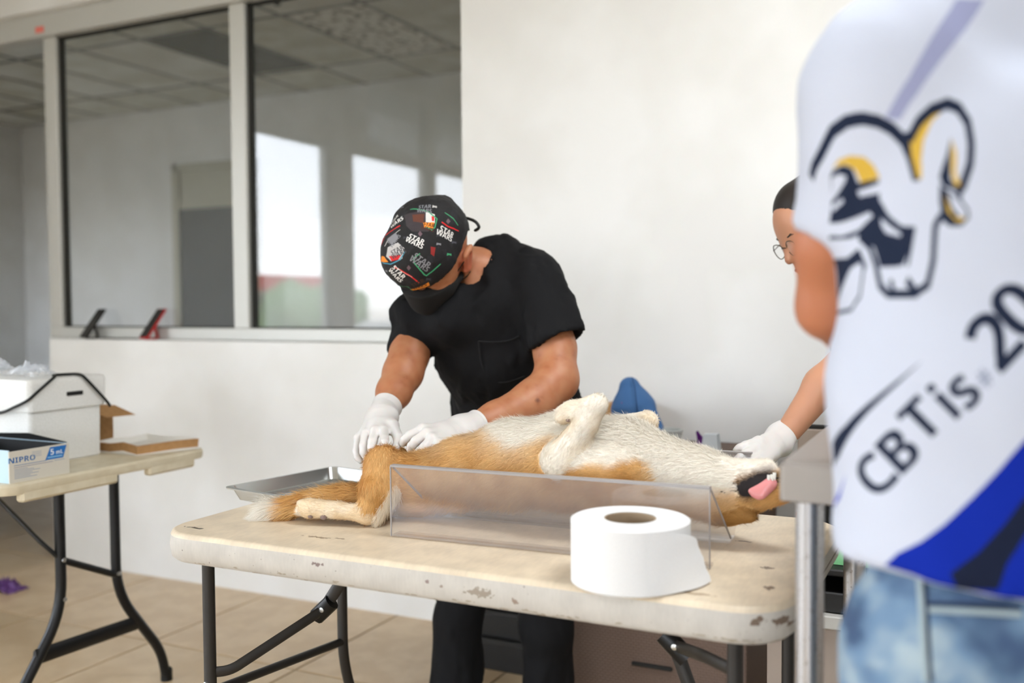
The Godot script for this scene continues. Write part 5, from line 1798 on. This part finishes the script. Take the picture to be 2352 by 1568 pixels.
# the print on the cap: plain words and abstract coloured patches, no pictures
func cap_print(uv: Callable) -> StandardMaterial3D:
	var im := Image.create(1024, 1024, false, Image.FORMAT_RGB8)
	im.fill(Color(0.055, 0.048, 0.058))
	var n := FastNoiseLite.new()
	n.frequency = 0.008
	n.seed = 2
	for y in range(0, 1024, 4):
		for x in range(0, 1024, 4):
			var v := n.get_noise_2d(x, y)
			if v > 0.25:
				im.fill_rect(Rect2i(x, y, 4, 4), Color(0.10, 0.10, 0.115))
	var at := func(list: Array) -> Array:
		var out := []
		for q in list:
			var o := Vector2(975, 568) + (Vector2(q[0], q[1]) - Vector2(975, 568)) * 0.95
			out.append(uv.call(o.x, o.y))
		return out
	var white := Color(0.93, 0.92, 0.9)
	var red := Color(0.85, 0.12, 0.13)
	var green := Color(0.25, 0.62, 0.42)
	var orange := Color(0.93, 0.55, 0.15)
	var grey := Color(0.52, 0.52, 0.54)
	# patches
	draw_poly(im, at.call([[925, 490], [975, 478], [990, 500], [985, 530], [945, 530], [930, 515]]), Color(0.22, 0.19, 0.2))
	draw_poly(im, at.call([[945, 488], [975, 488], [972, 510], [948, 506]]), Color(0.38, 0.2, 0.13))
	draw_poly(im, at.call([[978, 482], [1000, 488], [1000, 510], [978, 508]]), Color(0.85, 0.84, 0.82))
	draw_poly(im, at.call([[992, 492], [999, 494], [998, 505], [993, 504]]), red)
	draw_poly(im, at.call([[972, 508], [999, 508], [996, 522], [974, 520]]), orange)
	draw_line(im, at.call([[940, 476], [955, 474], [985, 482], [1005, 500], [1000, 520], [993, 526], [980, 519]]), 7.0, green)
	draw_poly(im, at.call([[884, 568], [910, 556], [926, 570], [920, 596], [892, 602], [880, 590]]), Color(0.75, 0.74, 0.73))
	draw_poly(im, at.call([[886, 590], [918, 586], [910, 598], [894, 602]]), red)
	draw_line(im, at.call([[872, 604], [892, 609], [915, 598], [926, 580]]), 7.0, Color(0.3, 0.6, 0.7))
	draw_poly(im, at.call([[864, 590], [876, 590], [886, 604], [870, 602]]), orange)
	draw_line(im, at.call([[872, 562], [880, 540], [914, 515]]), 9.0, red)
	draw_line(im, at.call([[878, 565], [890, 545], [915, 525]]), 5.0, white)
	draw_poly(im, at.call([[884, 548], [905, 532], [912, 545], [895, 562]]), grey)
	draw_line(im, at.call([[964, 583], [948, 594], [950, 606], [975, 634], [980, 636], [1013, 608]]), 8.0, green)
	draw_poly(im, at.call([[990, 566], [1002, 568], [998, 590], [990, 584]]), Color(0.55, 0.12, 0.1))
	draw_line(im, at.call([[902, 616], [925, 628], [945, 640], [962, 652]]), 9.0, red)
	draw_line(im, at.call([[902, 616], [945, 640]]), 3.0, Color(1.0, 0.7, 0.65))
	draw_line(im, at.call([[1016, 508], [1032, 518], [1058, 528]]), 8.0, red)
	draw_line(im, at.call([[1024, 484], [1045, 498], [1056, 514]]), 6.0, green)
	draw_poly(im, at.call([[940, 670], [985, 652], [988, 660], [945, 680]]), orange)
	draw_line(im, at.call([[915, 660], [935, 664], [945, 672]]), 5.0, green)
	for q in [[936, 618], [964, 535], [1032, 505]]:
		draw_poly(im, at.call([[q[0] - 5, q[1]], [q[0], q[1] - 7], [q[0] + 6, q[1]], [q[0], q[1] + 7]]), Color(0.42, 0.33, 0.36))
	for q in [[1010, 560, grey], [1048, 556, Color(0.3, 0.3, 0.33)], [930, 545, Color(0.2, 0.2, 0.23)], [1010, 540, Color(0.2, 0.2, 0.22)], [985, 645, Color(0.22, 0.22, 0.25)], [1035, 585, green], [920, 470, grey], [1000, 470, Color(0.75, 0.74, 0.72)], [880, 625, grey]]:
		var pts := []
		for k in 7:
			var w := TAU * k / 7.0
			pts.append([q[0] + cos(w) * (5.0 + 4.0 * sin(k * 2.3)), q[1] + sin(w) * (5.0 + 4.0 * cos(k * 1.7))])
		draw_poly(im, at.call(pts), q[2])
	# words, two short lines each
	for q in [[952, 551, 0.45, 1.0, white], [1031, 533, 0.5, 0.9, white], [905, 636, 0.75, 0.95, white], [966, 606, 0.6, 1.15, grey], [899, 500, -0.75, 0.8, white], [905, 580, -0.45, 0.9, Color(0.25, 0.25, 0.27)], [975, 468, 0.1, 0.8, grey], [960, 664, -0.4, 0.8, Color(0.25, 0.14, 0.06)], [895, 548, -0.9, 0.8, grey], [985, 515, 0.3, 0.7, Color(0.3, 0.14, 0.05)]]:
		q[0] = 975.0 + (q[0] - 975.0) * 0.9
		q[1] = 568.0 + (q[1] - 568.0) * 0.9
		var o: Vector2 = uv.call(q[0], q[1])
		var e: Vector2 = uv.call(q[0] + 10.0 * cos(q[2]), q[1] + 10.0 * sin(q[2]))
		var dn: Vector2 = uv.call(q[0] - 7.0 * sin(q[2]), q[1] + 7.0 * cos(q[2]))
		var size: float = (e - o).length() * 1.65 * q[3]
		var ang := (e - o).angle()
		draw_words(im, "STAR", o - (dn - o) * 0.65, size, ang, q[4])
		draw_words(im, "WARS", o + (dn - o) * 0.75, size, ang, q[4])
	var m := mk("cap_cotton", Color.WHITE, 0.75)
	m.albedo_texture = ImageTexture.create_from_image(im)
	return m

func deep(u: float, v: float, d: float) -> Vector3:
	return EYE + lens_turn * Vector3((u - 1176.0) / FOCAL, (784.0 - v) / FOCAL, -1.0) * d

func bare_hand(wrist: Vector3, along: Vector3, thumb_side: Vector3, down: Vector3, r: float) -> Flesh:
	var kn := []
	var tip := []
	for k in 4:
		kn.append(wrist + along * (0.083 - 0.004 * absf(k - 1.2)) + thumb_side * (0.027 - 0.018 * k))
		tip.append(kn[k] + along * ([0.055, 0.062, 0.056, 0.042][k]) + down * 0.032)
	return glove(wrist, wrist - along * 0.03, kn, tip, [wrist + along * 0.032 + thumb_side * 0.034, wrist + along * 0.062 + thumb_side * 0.046 + down * 0.008, wrist + along * 0.088 + thumb_side * 0.040 + down * 0.018], r)

func helper_person() -> void:
	var skin := mk("light_brown_skin", Color(0.76, 0.55, 0.43), 0.5)
	skin.subsurf_scatter_enabled = true
	skin.subsurf_scatter_strength = 0.12
	var R := lens_turn.x
	var U := Vector3.UP
	var C := lens_turn.z
	var fw := (R * -0.83 + U * -0.46 + C * 0.22).normalized()
	var up := (U * 0.88 - R * 0.4)
	up = (up - fw * fw.dot(up)).normalized()
	var lf := up.cross(fw)
	var head := Transform3D(Basis(lf, up, fw), deep(1876, 528, 2.36))
	var who := thing("person", "person with dark hair and wire glasses steadying the dog with one glove", "person", Vector3(-0.05, 0, -2.72))
	var b := Flesh.new()
	b.bone(head * Vector3(0, 0.035, -0.035), head * Vector3(0, 0.03, 0.02), 0.073, 0.073, 0.02, up, 0.86)
	b.bone(head * Vector3(0, -0.02, 0.035), head * Vector3(0, -0.088, 0.055), 0.056, 0.033, 0.03)
	b.bone(head * Vector3(0.038, -0.025, 0.052), head * Vector3(-0.038, -0.025, 0.052), 0.028, 0.028, 0.02)
	b.bone(head * Vector3(0, 0.015, 0.082), head * Vector3(0, -0.030, 0.101), 0.009, 0.0125, 0.012)
	b.bone(head * Vector3(0.01, -0.065, 0.082), head * Vector3(-0.01, -0.065, 0.082), 0.011, 0.011, 0.012)
	for s in [1.0, -1.0]:
		b.bone(head * Vector3(0.032 * s, 0.004, 0.072), head * Vector3(0.03 * s, 0.004, 0.072), 0.012, 0.012, 0.004)
		b.bone(head * Vector3(0.077 * s, 0.02, -0.02), head * Vector3(0.072 * s, -0.03, -0.002), 0.011, 0.008, 0.006, fw, 0.55)
	var neck := deep(1985, 640, 2.48)
	b.bone(head * Vector3(0, -0.05, -0.03), neck, 0.05, 0.056, 0.03)
	# the near arm reaches to the dog, the other hangs
	var sl := neck + C * 0.155 - U * 0.075 + R * 0.02
	var sr := neck - C * 0.155 - U * 0.075 + R * 0.03
	var el := deep(1985, 792, 2.13)
	b.chain([sl, el, deep(1890, 885, 2.125), deep(1800, 1005, 2.12)], [0.048, 0.043, 0.039, 0.0255], 0.02)
	var er := sr - U * 0.25 + R * 0.05
	var wr := er - U * 0.19 - R * 0.10
	b.chain([sr, er, wr], [0.048, 0.040, 0.025], 0.02)
	b.build(0.0075)
	b.relax(1, 0.4)
	b.merge(bare_hand(wr, (wr - er).normalized(), C, -R, 0.0265))
	part(who, "body", b.mesh(), skin)
	var h := Flesh.new()
	var i := h.bone(head * Vector3(0, 0.045, -0.04), head * Vector3(0, 0.046, 0.006), 0.079, 0.076, 0.02, up, 0.86)
	h.cut[i] = [[head * Vector3(0, 0.03, 0.04), head.basis * Vector3(0, -0.45, 0.9).normalized()]]
	h.bone(head * Vector3(0, 0.05, -0.12), head * Vector3(0, 0.03, -0.135), 0.034, 0.03, 0.02)
	h.build(0.006)
	part(who, "hair", h.mesh(), mk("dark_hair", Color(0.11, 0.08, 0.065), 0.55), "dark hair tied back")
	mk("brow_dark", Color(0.12, 0.08, 0.06), 0.8)
	mk("lip_rose", Color(0.62, 0.34, 0.30), 0.5)
	mk("eye_white", Color(0.9, 0.89, 0.87), 0.3)
	for s in [1.0, -1.0]:
		var ey := Flesh.new()
		ey.bone(head * Vector3(0.032 * s, 0.004, 0.0795), head * Vector3(0.030 * s, 0.004, 0.0795), 0.0075, 0.0075, 0.002)
		ey.build(0.002)
		var eye := part(who, "eye", ey.mesh(), M.eye_white)
		part(eye, "iris", lathed([Vector2(0, 0.004), Vector2(0.0034, 0.002), Vector2(0.0036, -0.001)], head * Vector3(0.031 * s, -0.001, 0.0855), 12), M.brow_dark)
		part(who, "eyebrow", tubed([head * Vector3(0.016 * s, 0.020, 0.090), head * Vector3(0.033 * s, 0.025, 0.086), head * Vector3(0.048 * s, 0.019, 0.072)], [0.0025, 0.003, 0.0015], 6), M.brow_dark)
	part(who, "lips", tubed([head * Vector3(0.022, -0.064, 0.083), head * Vector3(0.009, -0.062, 0.0925), head * Vector3(0, -0.0635, 0.0935), head * Vector3(-0.009, -0.062, 0.0925), head * Vector3(-0.022, -0.064, 0.083)], [0.002, 0.0042, 0.0045, 0.0042, 0.002], 8), M.lip_rose)
	var wire := mk("wire", Color(0.35, 0.31, 0.26), 0.3, 0.8)
	var lens_m := mk("spectacle_lens", Color(0.9, 0.93, 0.9, 0.08), 0.0)
	lens_m.transparency = BaseMaterial3D.TRANSPARENCY_ALPHA
	var gl := Node3D.new()
	gl.name = "glasses"
	gl.position = head * Vector3(0, 0, 0.1) - who.position
	gl.set_meta("label", "thin wire-framed glasses")
	who.add_child(gl, true)
	for s in [1.0, -1.0]:
		var ring := []
		for k in 21:
			var a := TAU * k / 20.0
			ring.append(head * Vector3(0.032 * s + cos(a) * 0.023, -0.004 + sin(a) * 0.019, 0.101 - 0.004 * absf(cos(a))))
		part(gl, "rim", tubed(ring, 0.0012, 6), wire)
		var g := Geo.new()
		g.fan(ring.slice(0, 20), head * Vector3(0.032 * s, -0.004, 0.099), fw)
		part(gl, "lens", g.done(), lens_m)
		part(gl, "temple", tubed([head * Vector3(0.055 * s, 0.002, 0.098), head * Vector3(0.073 * s, 0.012, 0.04), head * Vector3(0.078 * s, 0.014, -0.02)], 0.0013, 6), wire)
	part(gl, "bridge", tubed([head * Vector3(0.009, -0.0, 0.100), head * Vector3(0, 0.004, 0.104), head * Vector3(-0.009, -0.0, 0.100)], 0.0012, 6), wire)
	var gv := glove(deep(1788, 1014, 2.10), deep(1806, 994, 2.13), [deep(1742, 1014, 2.02), deep(1738, 1031, 2.00), deep(1744, 1048, 1.985), deep(1757, 1063, 1.975)], [deep(1692, 1034, 1.99), deep(1694, 1056, 1.95), deep(1708, 1072, 1.925), deep(1732, 1084, 1.92)], [deep(1768, 1040, 2.05), deep(1745, 1056, 2.02), deep(1725, 1062, 2.0)], 0.0285)
	part(who, "glove", gv.mesh(), M.latex, "white latex glove")
	var t := Flesh.new()
	var hips := Vector3(neck.x + 0.12, 0.84, neck.z - 0.09)
	var chest := neck + R * 0.035 - U * 0.17
	t.bone(hips, hips.lerp(chest, 0.5), 0.105, 0.10, 0.03, C, 0.72)
	t.bone(hips.lerp(chest, 0.5), chest, 0.10, 0.11, 0.03, C, 0.72)
	t.bone(neck - U * 0.075 + R * 0.02, sl, 0.07, 0.058, 0.04)
	t.bone(neck - U * 0.075 + R * 0.02, sr, 0.07, 0.058, 0.04)
	for q in [[sl, sl.lerp(el, 0.62), sl.lerp(el, 0.5)], [sr, sr.lerp(er, 0.62), sr.lerp(er, 0.5)]]:
		var k := t.bone(q[0], q[1], 0.059, 0.055, 0.02)
		t.cut[k] = [[q[2], (q[1] - q[0]).normalized()]]
	t.carve(neck + U * 0.03 - R * 0.03, neck - U * 0.03, 0.055, 0.06, 0.006)
	t.build(0.012)
	part(who, "shirt", t.mesh(), mk("teal_scrub", Color(0.25, 0.42, 0.45), 0.8), "short-sleeved scrub shirt")
	var l := Flesh.new()
	for s in [-0.085, 0.085]:
		l.bone(hips + C * s, Vector3(hips.x, 0.45, hips.z) + C * s, 0.09, 0.065, 0.03)
		var k := l.bone(Vector3(hips.x, 0.45, hips.z) + C * s, Vector3(hips.x, 0.0, hips.z) + C * s, 0.065, 0.06, 0.03)
		l.cut[k] = [[Vector3(0, 0.001, 0), Vector3.DOWN]]
	l.build(0.014)
	part(who, "trousers", l.mesh(), M.scrub_black)

func standing_person() -> void:
	var R := lens_turn.x
	var U := Vector3.UP
	var C := lens_turn.z
	var who := thing("person", "person with back turned in a white and blue ram jersey and jeans", "person", Vector3(0.03, 0, -1.1))
	var skin := mk("warm_skin", Color(0.70, 0.44, 0.31), 0.5)
	skin.subsurf_scatter_enabled = true
	skin.subsurf_scatter_strength = 0.12
	var D := 1.02
	# arms, neck and head (the head is above the frame)
	var b := Flesh.new()
	b.chain([deep(1990, 260, D + 0.01), deep(1912, 560, D + 0.05), deep(1902, 706, D + 0.08)], [0.0495, 0.0387, 0.0333], 0.02)
	b.chain([deep(1902, 706, D + 0.08), deep(2010, 820, D + 0.22), deep(2110, 905, D + 0.32)], [0.0324, 0.0324, 0.0225], 0.02)
	b.chain([deep(2590, 260, D + 0.01), deep(2660, 560, D + 0.03), deep(2640, 740, D + 0.08), deep(2520, 900, D + 0.28)], [0.0495, 0.0387, 0.0342, 0.0234], 0.02)
	b.bone(deep(2290, -20, D), deep(2290, -240, D + 0.04), 0.0540, 0.0495, 0.03)
	b.bone(deep(2290, -350, D + 0.06), deep(2290, -380, D + 0.10), 0.0675, 0.0675, 0.03, U, 0.8)
	b.bone(deep(2290, -320, D + 0.12), deep(2290, -240, D + 0.14), 0.0495, 0.0360, 0.03)
	b.build(0.008)
	b.relax(1, 0.4)
	for q in [[deep(2110, 905, D + 0.32), 1.0], [deep(2520, 900, D + 0.28), -1.0]]:
		b.merge(bare_hand(q[0] - C * 0.01, (-C - U * 0.25 + R * 0.2 * q[1]).normalized(), R * q[1], -U, 0.0255))
	part(who, "body", b.mesh(), skin)
	var hr := Flesh.new()
	hr.bone(deep(2290, -365, D + 0.05), deep(2290, -395, D + 0.09), 0.0747, 0.0738, 0.03, U, 0.82)
	hr.build(0.012)
	part(who, "hair", hr.mesh(), M.dark_hair, "short dark hair")
	# jersey
	var t := Flesh.new()
	var hem := deep(2100, 1292, D)
	var hn := (-U + R * 0.16 * -1.0).normalized()
	var i := t.bone(deep(2292, 1420, D), deep(2290, 900, D), 0.1080, 0.1026, 0.03, R, 0.632)
	t.cut[i] = [[hem, hn]]
	t.bone(deep(2290, 900, D), deep(2290, 420, D + 0.005), 0.1026, 0.1062, 0.04, R, 0.632)
	t.bone(deep(2290, 300, D + 0.01), deep(1998, 240, D + 0.01), 0.0792, 0.0666, 0.05)
	t.bone(deep(2290, 300, D + 0.01), deep(2590, 240, D + 0.01), 0.0792, 0.0666, 0.05)
	for q in [[1998, 240, 1906, 600, 1930, 545], [2590, 240, 2670, 600, 2650, 545]]:
		var k := t.bone(deep(q[0], q[1], D + 0.01), deep(q[2], q[3], D + 0.05), 0.0657, 0.0450, 0.03)
		t.cut[k] = [[deep(q[4], q[5], D + 0.05), (deep(q[2], q[3], D + 0.05) - deep(q[0], q[1], D + 0.01)).normalized()]]
	t.bone(deep(2040, 150, D + 0.01), deep(2240, 0, D + 0.01), 0.0720, 0.0702, 0.05)
	t.bone(deep(2540, 150, D + 0.01), deep(2340, 0, D + 0.01), 0.0720, 0.0702, 0.05)
	t.carve(deep(2290, -300, D + 0.04), deep(2290, -120, D), 0.0594, 0.0630, 0.01)
	t.build(0.009)
	t.relax(2, 0.4)
	var wn := FastNoiseLite.new()
	wn.seed = 21
	wn.frequency = 3.5
	t.push(func(p: Vector3, _n: Vector3) -> float: return 0.009 * wn.get_noise_3d(p.x * 1.2 + p.y * 1.1, p.y * 0.5, p.z * 1.2))
	var ax := deep(2290, 784, D)
	var to_uv := func(p: Vector3) -> Vector2:
		var w := p - ax
		return Vector2(0.5 + atan2(w.dot(R), w.dot(C) + 0.06) / 2.6, (1.60 - p.y) / 0.78)
	var uv := func(u: float, v: float) -> Vector2:
		var p := hit(t, u, v)
		while (p - EYE).length() > 1.6 and u < 2250.0:
			u += 6.0
			p = hit(t, u, v)
		return to_uv.call(p) * Vector2(1024, 1024)
	part(who, "jersey", t.mesh(null, to_uv), jersey_print(uv), "white jersey with a navy and gold ram emblem, lettering and blue hem")
	# jeans
	var j := Flesh.new()
	j.bone(deep(2290, 1290, D), deep(2290, 1480, D), 0.0900, 0.0972, 0.03, R, 0.69)
	for s in [-1.0, 1.0]:
		var hip := deep(2290 + 150 * s, 1500, D)
		var knee: Vector3 = Vector3(hip.x, 0.42, hip.z) + R * 0.02 * s
		var foot: Vector3 = Vector3(knee.x, 0.0, knee.z) + R * 0.01 * s
		j.bone(hip, knee, 0.092, 0.068, 0.03)
		var k := j.bone(knee, foot, 0.068, 0.060, 0.03)
		j.cut[k] = [[Vector3(0, 0.03, 0), Vector3.DOWN]]
		var sh := Flesh.new()
		sh.bone(Vector3(foot.x, 0.05, foot.z) + C * 0.05, Vector3(foot.x, 0.04, foot.z) - C * 0.13, 0.046, 0.040, 0.02)
		sh.cut[0] = [[Vector3(0, 0.001, 0), Vector3.DOWN]]
		sh.build(0.012)
		part(who, "shoe", sh.mesh(), M.white_card, "white trainer")
	j.build(0.010)
	j.relax(1, 0.4)
	j.push(func(p: Vector3, _n: Vector3) -> float: return 0.006 * wn.get_noise_3d(p.x * 2.0, p.y * 2.6, p.z * 2.0))
	var dn := FastNoiseLite.new()
	dn.seed = 31
	dn.frequency = 9.0
	dn.fractal_octaves = 3
	var denim := mk("denim", Color.WHITE, 0.9)
	denim.vertex_color_use_as_albedo = true
	var dark := lin(0.20, 0.29, 0.42)
	var mid := lin(0.42, 0.53, 0.64)
	var pale := lin(0.66, 0.72, 0.74)
	part(who, "jeans", j.mesh(func(p: Vector3, _n: Vector3) -> Color:
		var n := dn.get_noise_3d(p.x * 1.3 + p.y * 0.8, p.y * 1.4, p.z * 1.3)
		var c := mid.lerp(dark, clampf(-n * 2.2, 0.0, 0.9))
		return c.lerp(pale, clampf(n * 1.8 - 0.1, 0.0, 0.8))), denim, "faded blue jeans")
	var thread := mk("denim_dark", Color(0.13, 0.18, 0.28), 0.95)
	var worn := mk("denim_worn", Color(0.62, 0.68, 0.70), 0.95)
	for q in [[thread, 0.002, [[2121, 1300], [2128, 1380], [2132, 1470], [2140, 1566]]], [worn, 0.003, [[2110, 1300], [2116, 1380], [2121, 1470], [2127, 1566]]], [thread, 0.002, [[2130, 1386], [2220, 1388], [2345, 1394]]], [worn, 0.003, [[2132, 1400], [2230, 1404], [2345, 1410]]]]:
		var pts := []
		for p in q[2]:
			pts.append(hit(j, p[0], p[1], 0.001))
		part(who, "seam", tubed(curve(pts, 4), q[1], 8), q[0])

func jersey_print(uv: Callable) -> StandardMaterial3D:
	var im := Image.create(1024, 1024, false, Image.FORMAT_RGB8)
	im.fill(Color(0.765, 0.79, 0.85))
	var navy := Color(0.115, 0.15, 0.235)
	var gold := Color(0.80, 0.66, 0.27)
	var white := Color(0.765, 0.79, 0.85)
	var blue := Color(0.03, 0.15, 0.60)
	var a := func(list: Array) -> Array:   # upper part of the back
		var out := []
		for q in list:
			out.append(uv.call(1750.0 + q[0] / 2.178, q[1] / 2.178))
		return out
	var b := func(list: Array) -> Array:   # lower part of the back
		var out := []
		for q in list:
			out.append(uv.call(1750.0 + q[0] / 2.239, 640.0 + q[1] / 2.239))
		return out
	# stripe over the shoulder
	draw_poly(im, a.call([[975, 0], [1115, 0], [900, 300], [690, 600], [615, 590], [740, 380], [860, 180]]), Color(0.59, 0.61, 0.74))
	# ram emblem: face
	draw_poly(im, a.call([[345, 880], [360, 850], [410, 825], [455, 840], [485, 915], [590, 895], [595, 1000], [640, 1080], [700, 1130], [765, 1135], [745, 1240], [705, 1330], [585, 1335], [560, 1240], [490, 1170], [430, 1195], [330, 1200], [335, 1110], [345, 1000]]), navy)
	draw_poly(im, a.call([[345, 1010], [350, 890], [385, 870], [425, 880], [420, 910], [370, 980]]), white)
	draw_poly(im, a.call([[345, 1030], [400, 990], [408, 1010], [350, 1060]]), white)
	draw_poly(im, a.call([[480, 955], [560, 930], [670, 880], [690, 910], [600, 965], [490, 985]]), white)
	draw_poly(im, a.call([[325, 1120], [400, 1110], [460, 1090], [540, 1060], [555, 1080], [480, 1150], [400, 1180], [325, 1180]]), white)
	draw_poly(im, a.call([[325, 1225], [400, 1220], [480, 1180], [500, 1200], [450, 1260], [380, 1285], [320, 1280]]), white)
	draw_poly(im, a.call([[595, 1090], [640, 1130], [700, 1170], [690, 1185], [620, 1165], [598, 1130]]), white)
	# gold of the left horn, its outline
	draw_poly(im, a.call([[350, 850], [385, 800], [440, 778], [510, 785], [560, 825], [595, 890], [500, 915], [470, 850], [430, 825], [380, 828]]), gold)
	draw_line(im, a.call([[240, 890], [255, 840], [300, 760], [345, 660], [420, 605], [500, 592], [580, 608], [650, 645], [705, 700], [740, 690]]), 17.0, navy)
	draw_poly(im, a.call([[600, 615], [660, 640], [735, 700], [790, 905], [755, 905], [725, 800], [690, 720]]), navy)
	# right horn
	draw_poly(im, a.call([[740, 700], [790, 620], [860, 550], [920, 535], [850, 610], [810, 700], [798, 800], [800, 895], [775, 885], [750, 790]]), gold)
	draw_line(im, a.call([[738, 700], [785, 610], [850, 548], [930, 518], [985, 540], [1030, 610], [1048, 720], [1042, 820], [1005, 930]]), 15.0, navy)
	draw_poly(im, a.call([[945, 690], [925, 770], [888, 885], [905, 930], [960, 950], [1000, 1000], [1005, 940], [975, 930], [945, 900]]), navy)
	draw_poly(im, a.call([[950, 695], [975, 770], [972, 860], [995, 930], [965, 930], [948, 860]]), gold)
	draw_poly(im, a.call([[890, 920], [910, 940], [990, 990], [1035, 1050], [1038, 1090], [1000, 1130], [940, 1132], [900, 1100], [890, 1010]]), navy)
	draw_poly(im, a.call([[912, 965], [930, 1060], [975, 1108], [1010, 1105], [1020, 1090], [960, 1085]]), gold)
	draw_poly(im, a.call([[930, 960], [985, 1000], [1025, 1060], [1022, 1090], [990, 1085], [955, 1040]]), white)
	# muzzle
	draw_line(im, a.call([[480, 1180], [535, 1235], [565, 1330], [585, 1430], [625, 1470], [760, 1470], [830, 1425], [858, 1300], [868, 1130], [890, 1090]]), 11.0, navy)
	draw_line(im, a.call([[640, 1400], [655, 1470]]), 9.0, navy)
	draw_line(im, a.call([[725, 1400], [755, 1440], [770, 1470]]), 12.0, navy)
	draw_line(im, a.call([[765, 1135], [730, 1320]]), 6.0, navy)
	# jaw below
	draw_poly(im, a.call([[335, 1300], [420, 1290], [480, 1240], [515, 1330], [500, 1360], [485, 1310], [440, 1340], [360, 1525], [335, 1520]]), navy)
	draw_line(im, a.call([[500, 1340], [485, 1480], [440, 1550], [330, 1568]]), 5.0, navy)
	# lower back: swoosh, bands
	draw_poly(im, b.call([[360, 970], [362, 850], [430, 755], [520, 660], [640, 560], [815, 425], [640, 590], [540, 690], [450, 810], [400, 910]]), navy)
	draw_poly(im, b.call([[360, 1180], [355, 1130], [400, 1090], [430, 1000], [400, 1130]]), Color(0.2, 0.22, 0.7))
	draw_poly(im, b.call([[630, 1475], [700, 1410], [820, 1350], [940, 1262], [1080, 1130], [1230, 980], [1360, 825], [2050, 250], [2050, 1700], [620, 1600]]), blue)
	draw_poly(im, b.call([[970, 1510], [1120, 1400], [1250, 1260], [1360, 1120], [2050, 520], [2050, 760], [1360, 1310], [1260, 1470], [1215, 1600], [900, 1600]]), Color(0.085, 0.115, 0.2))
	# lettering runs uphill
	for q in [["C", 585, 1012, 0.94], ["B", 697, 890, 0.98], ["T", 815, 728, 0.98], ["i", 940, 640, 0.98], ["s", 1027, 567, 0.98], ["#", 1148, 512, 0.42], ["2", 1198, 322, 1.35], ["0", 1325, 165, 1.35]]:
		var x: float = 1750.0 + q[1] / 2.239
		var y: float = 640.0 + q[2] / 2.239
		var o: Vector2 = uv.call(x, y)
		var e: Vector2 = uv.call(x + 14.0, y - 14.2)
		var n: Vector2 = uv.call(x + 14.2, y + 14.0)
		var size: float = 137.0 * q[3] / 20.0
		var tx := text_tris(q[0], true)
		for k in range(0, tx.size() - 2, 3):
			var p := []
			for c in 3:
				p.append(o + (e - o) * tx[k + c].x * size + (n - o) * tx[k + c].y * size)
			fill_tri(im, p[0], p[1], p[2], navy if q[0] != "#" else Color(0.55, 0.58, 0.66))
	var m := mk("jersey_cloth", Color.WHITE, 0.85)
	m.metallic_specular = 0.3
	m.albedo_texture = ImageTexture.create_from_image(im)
	return m
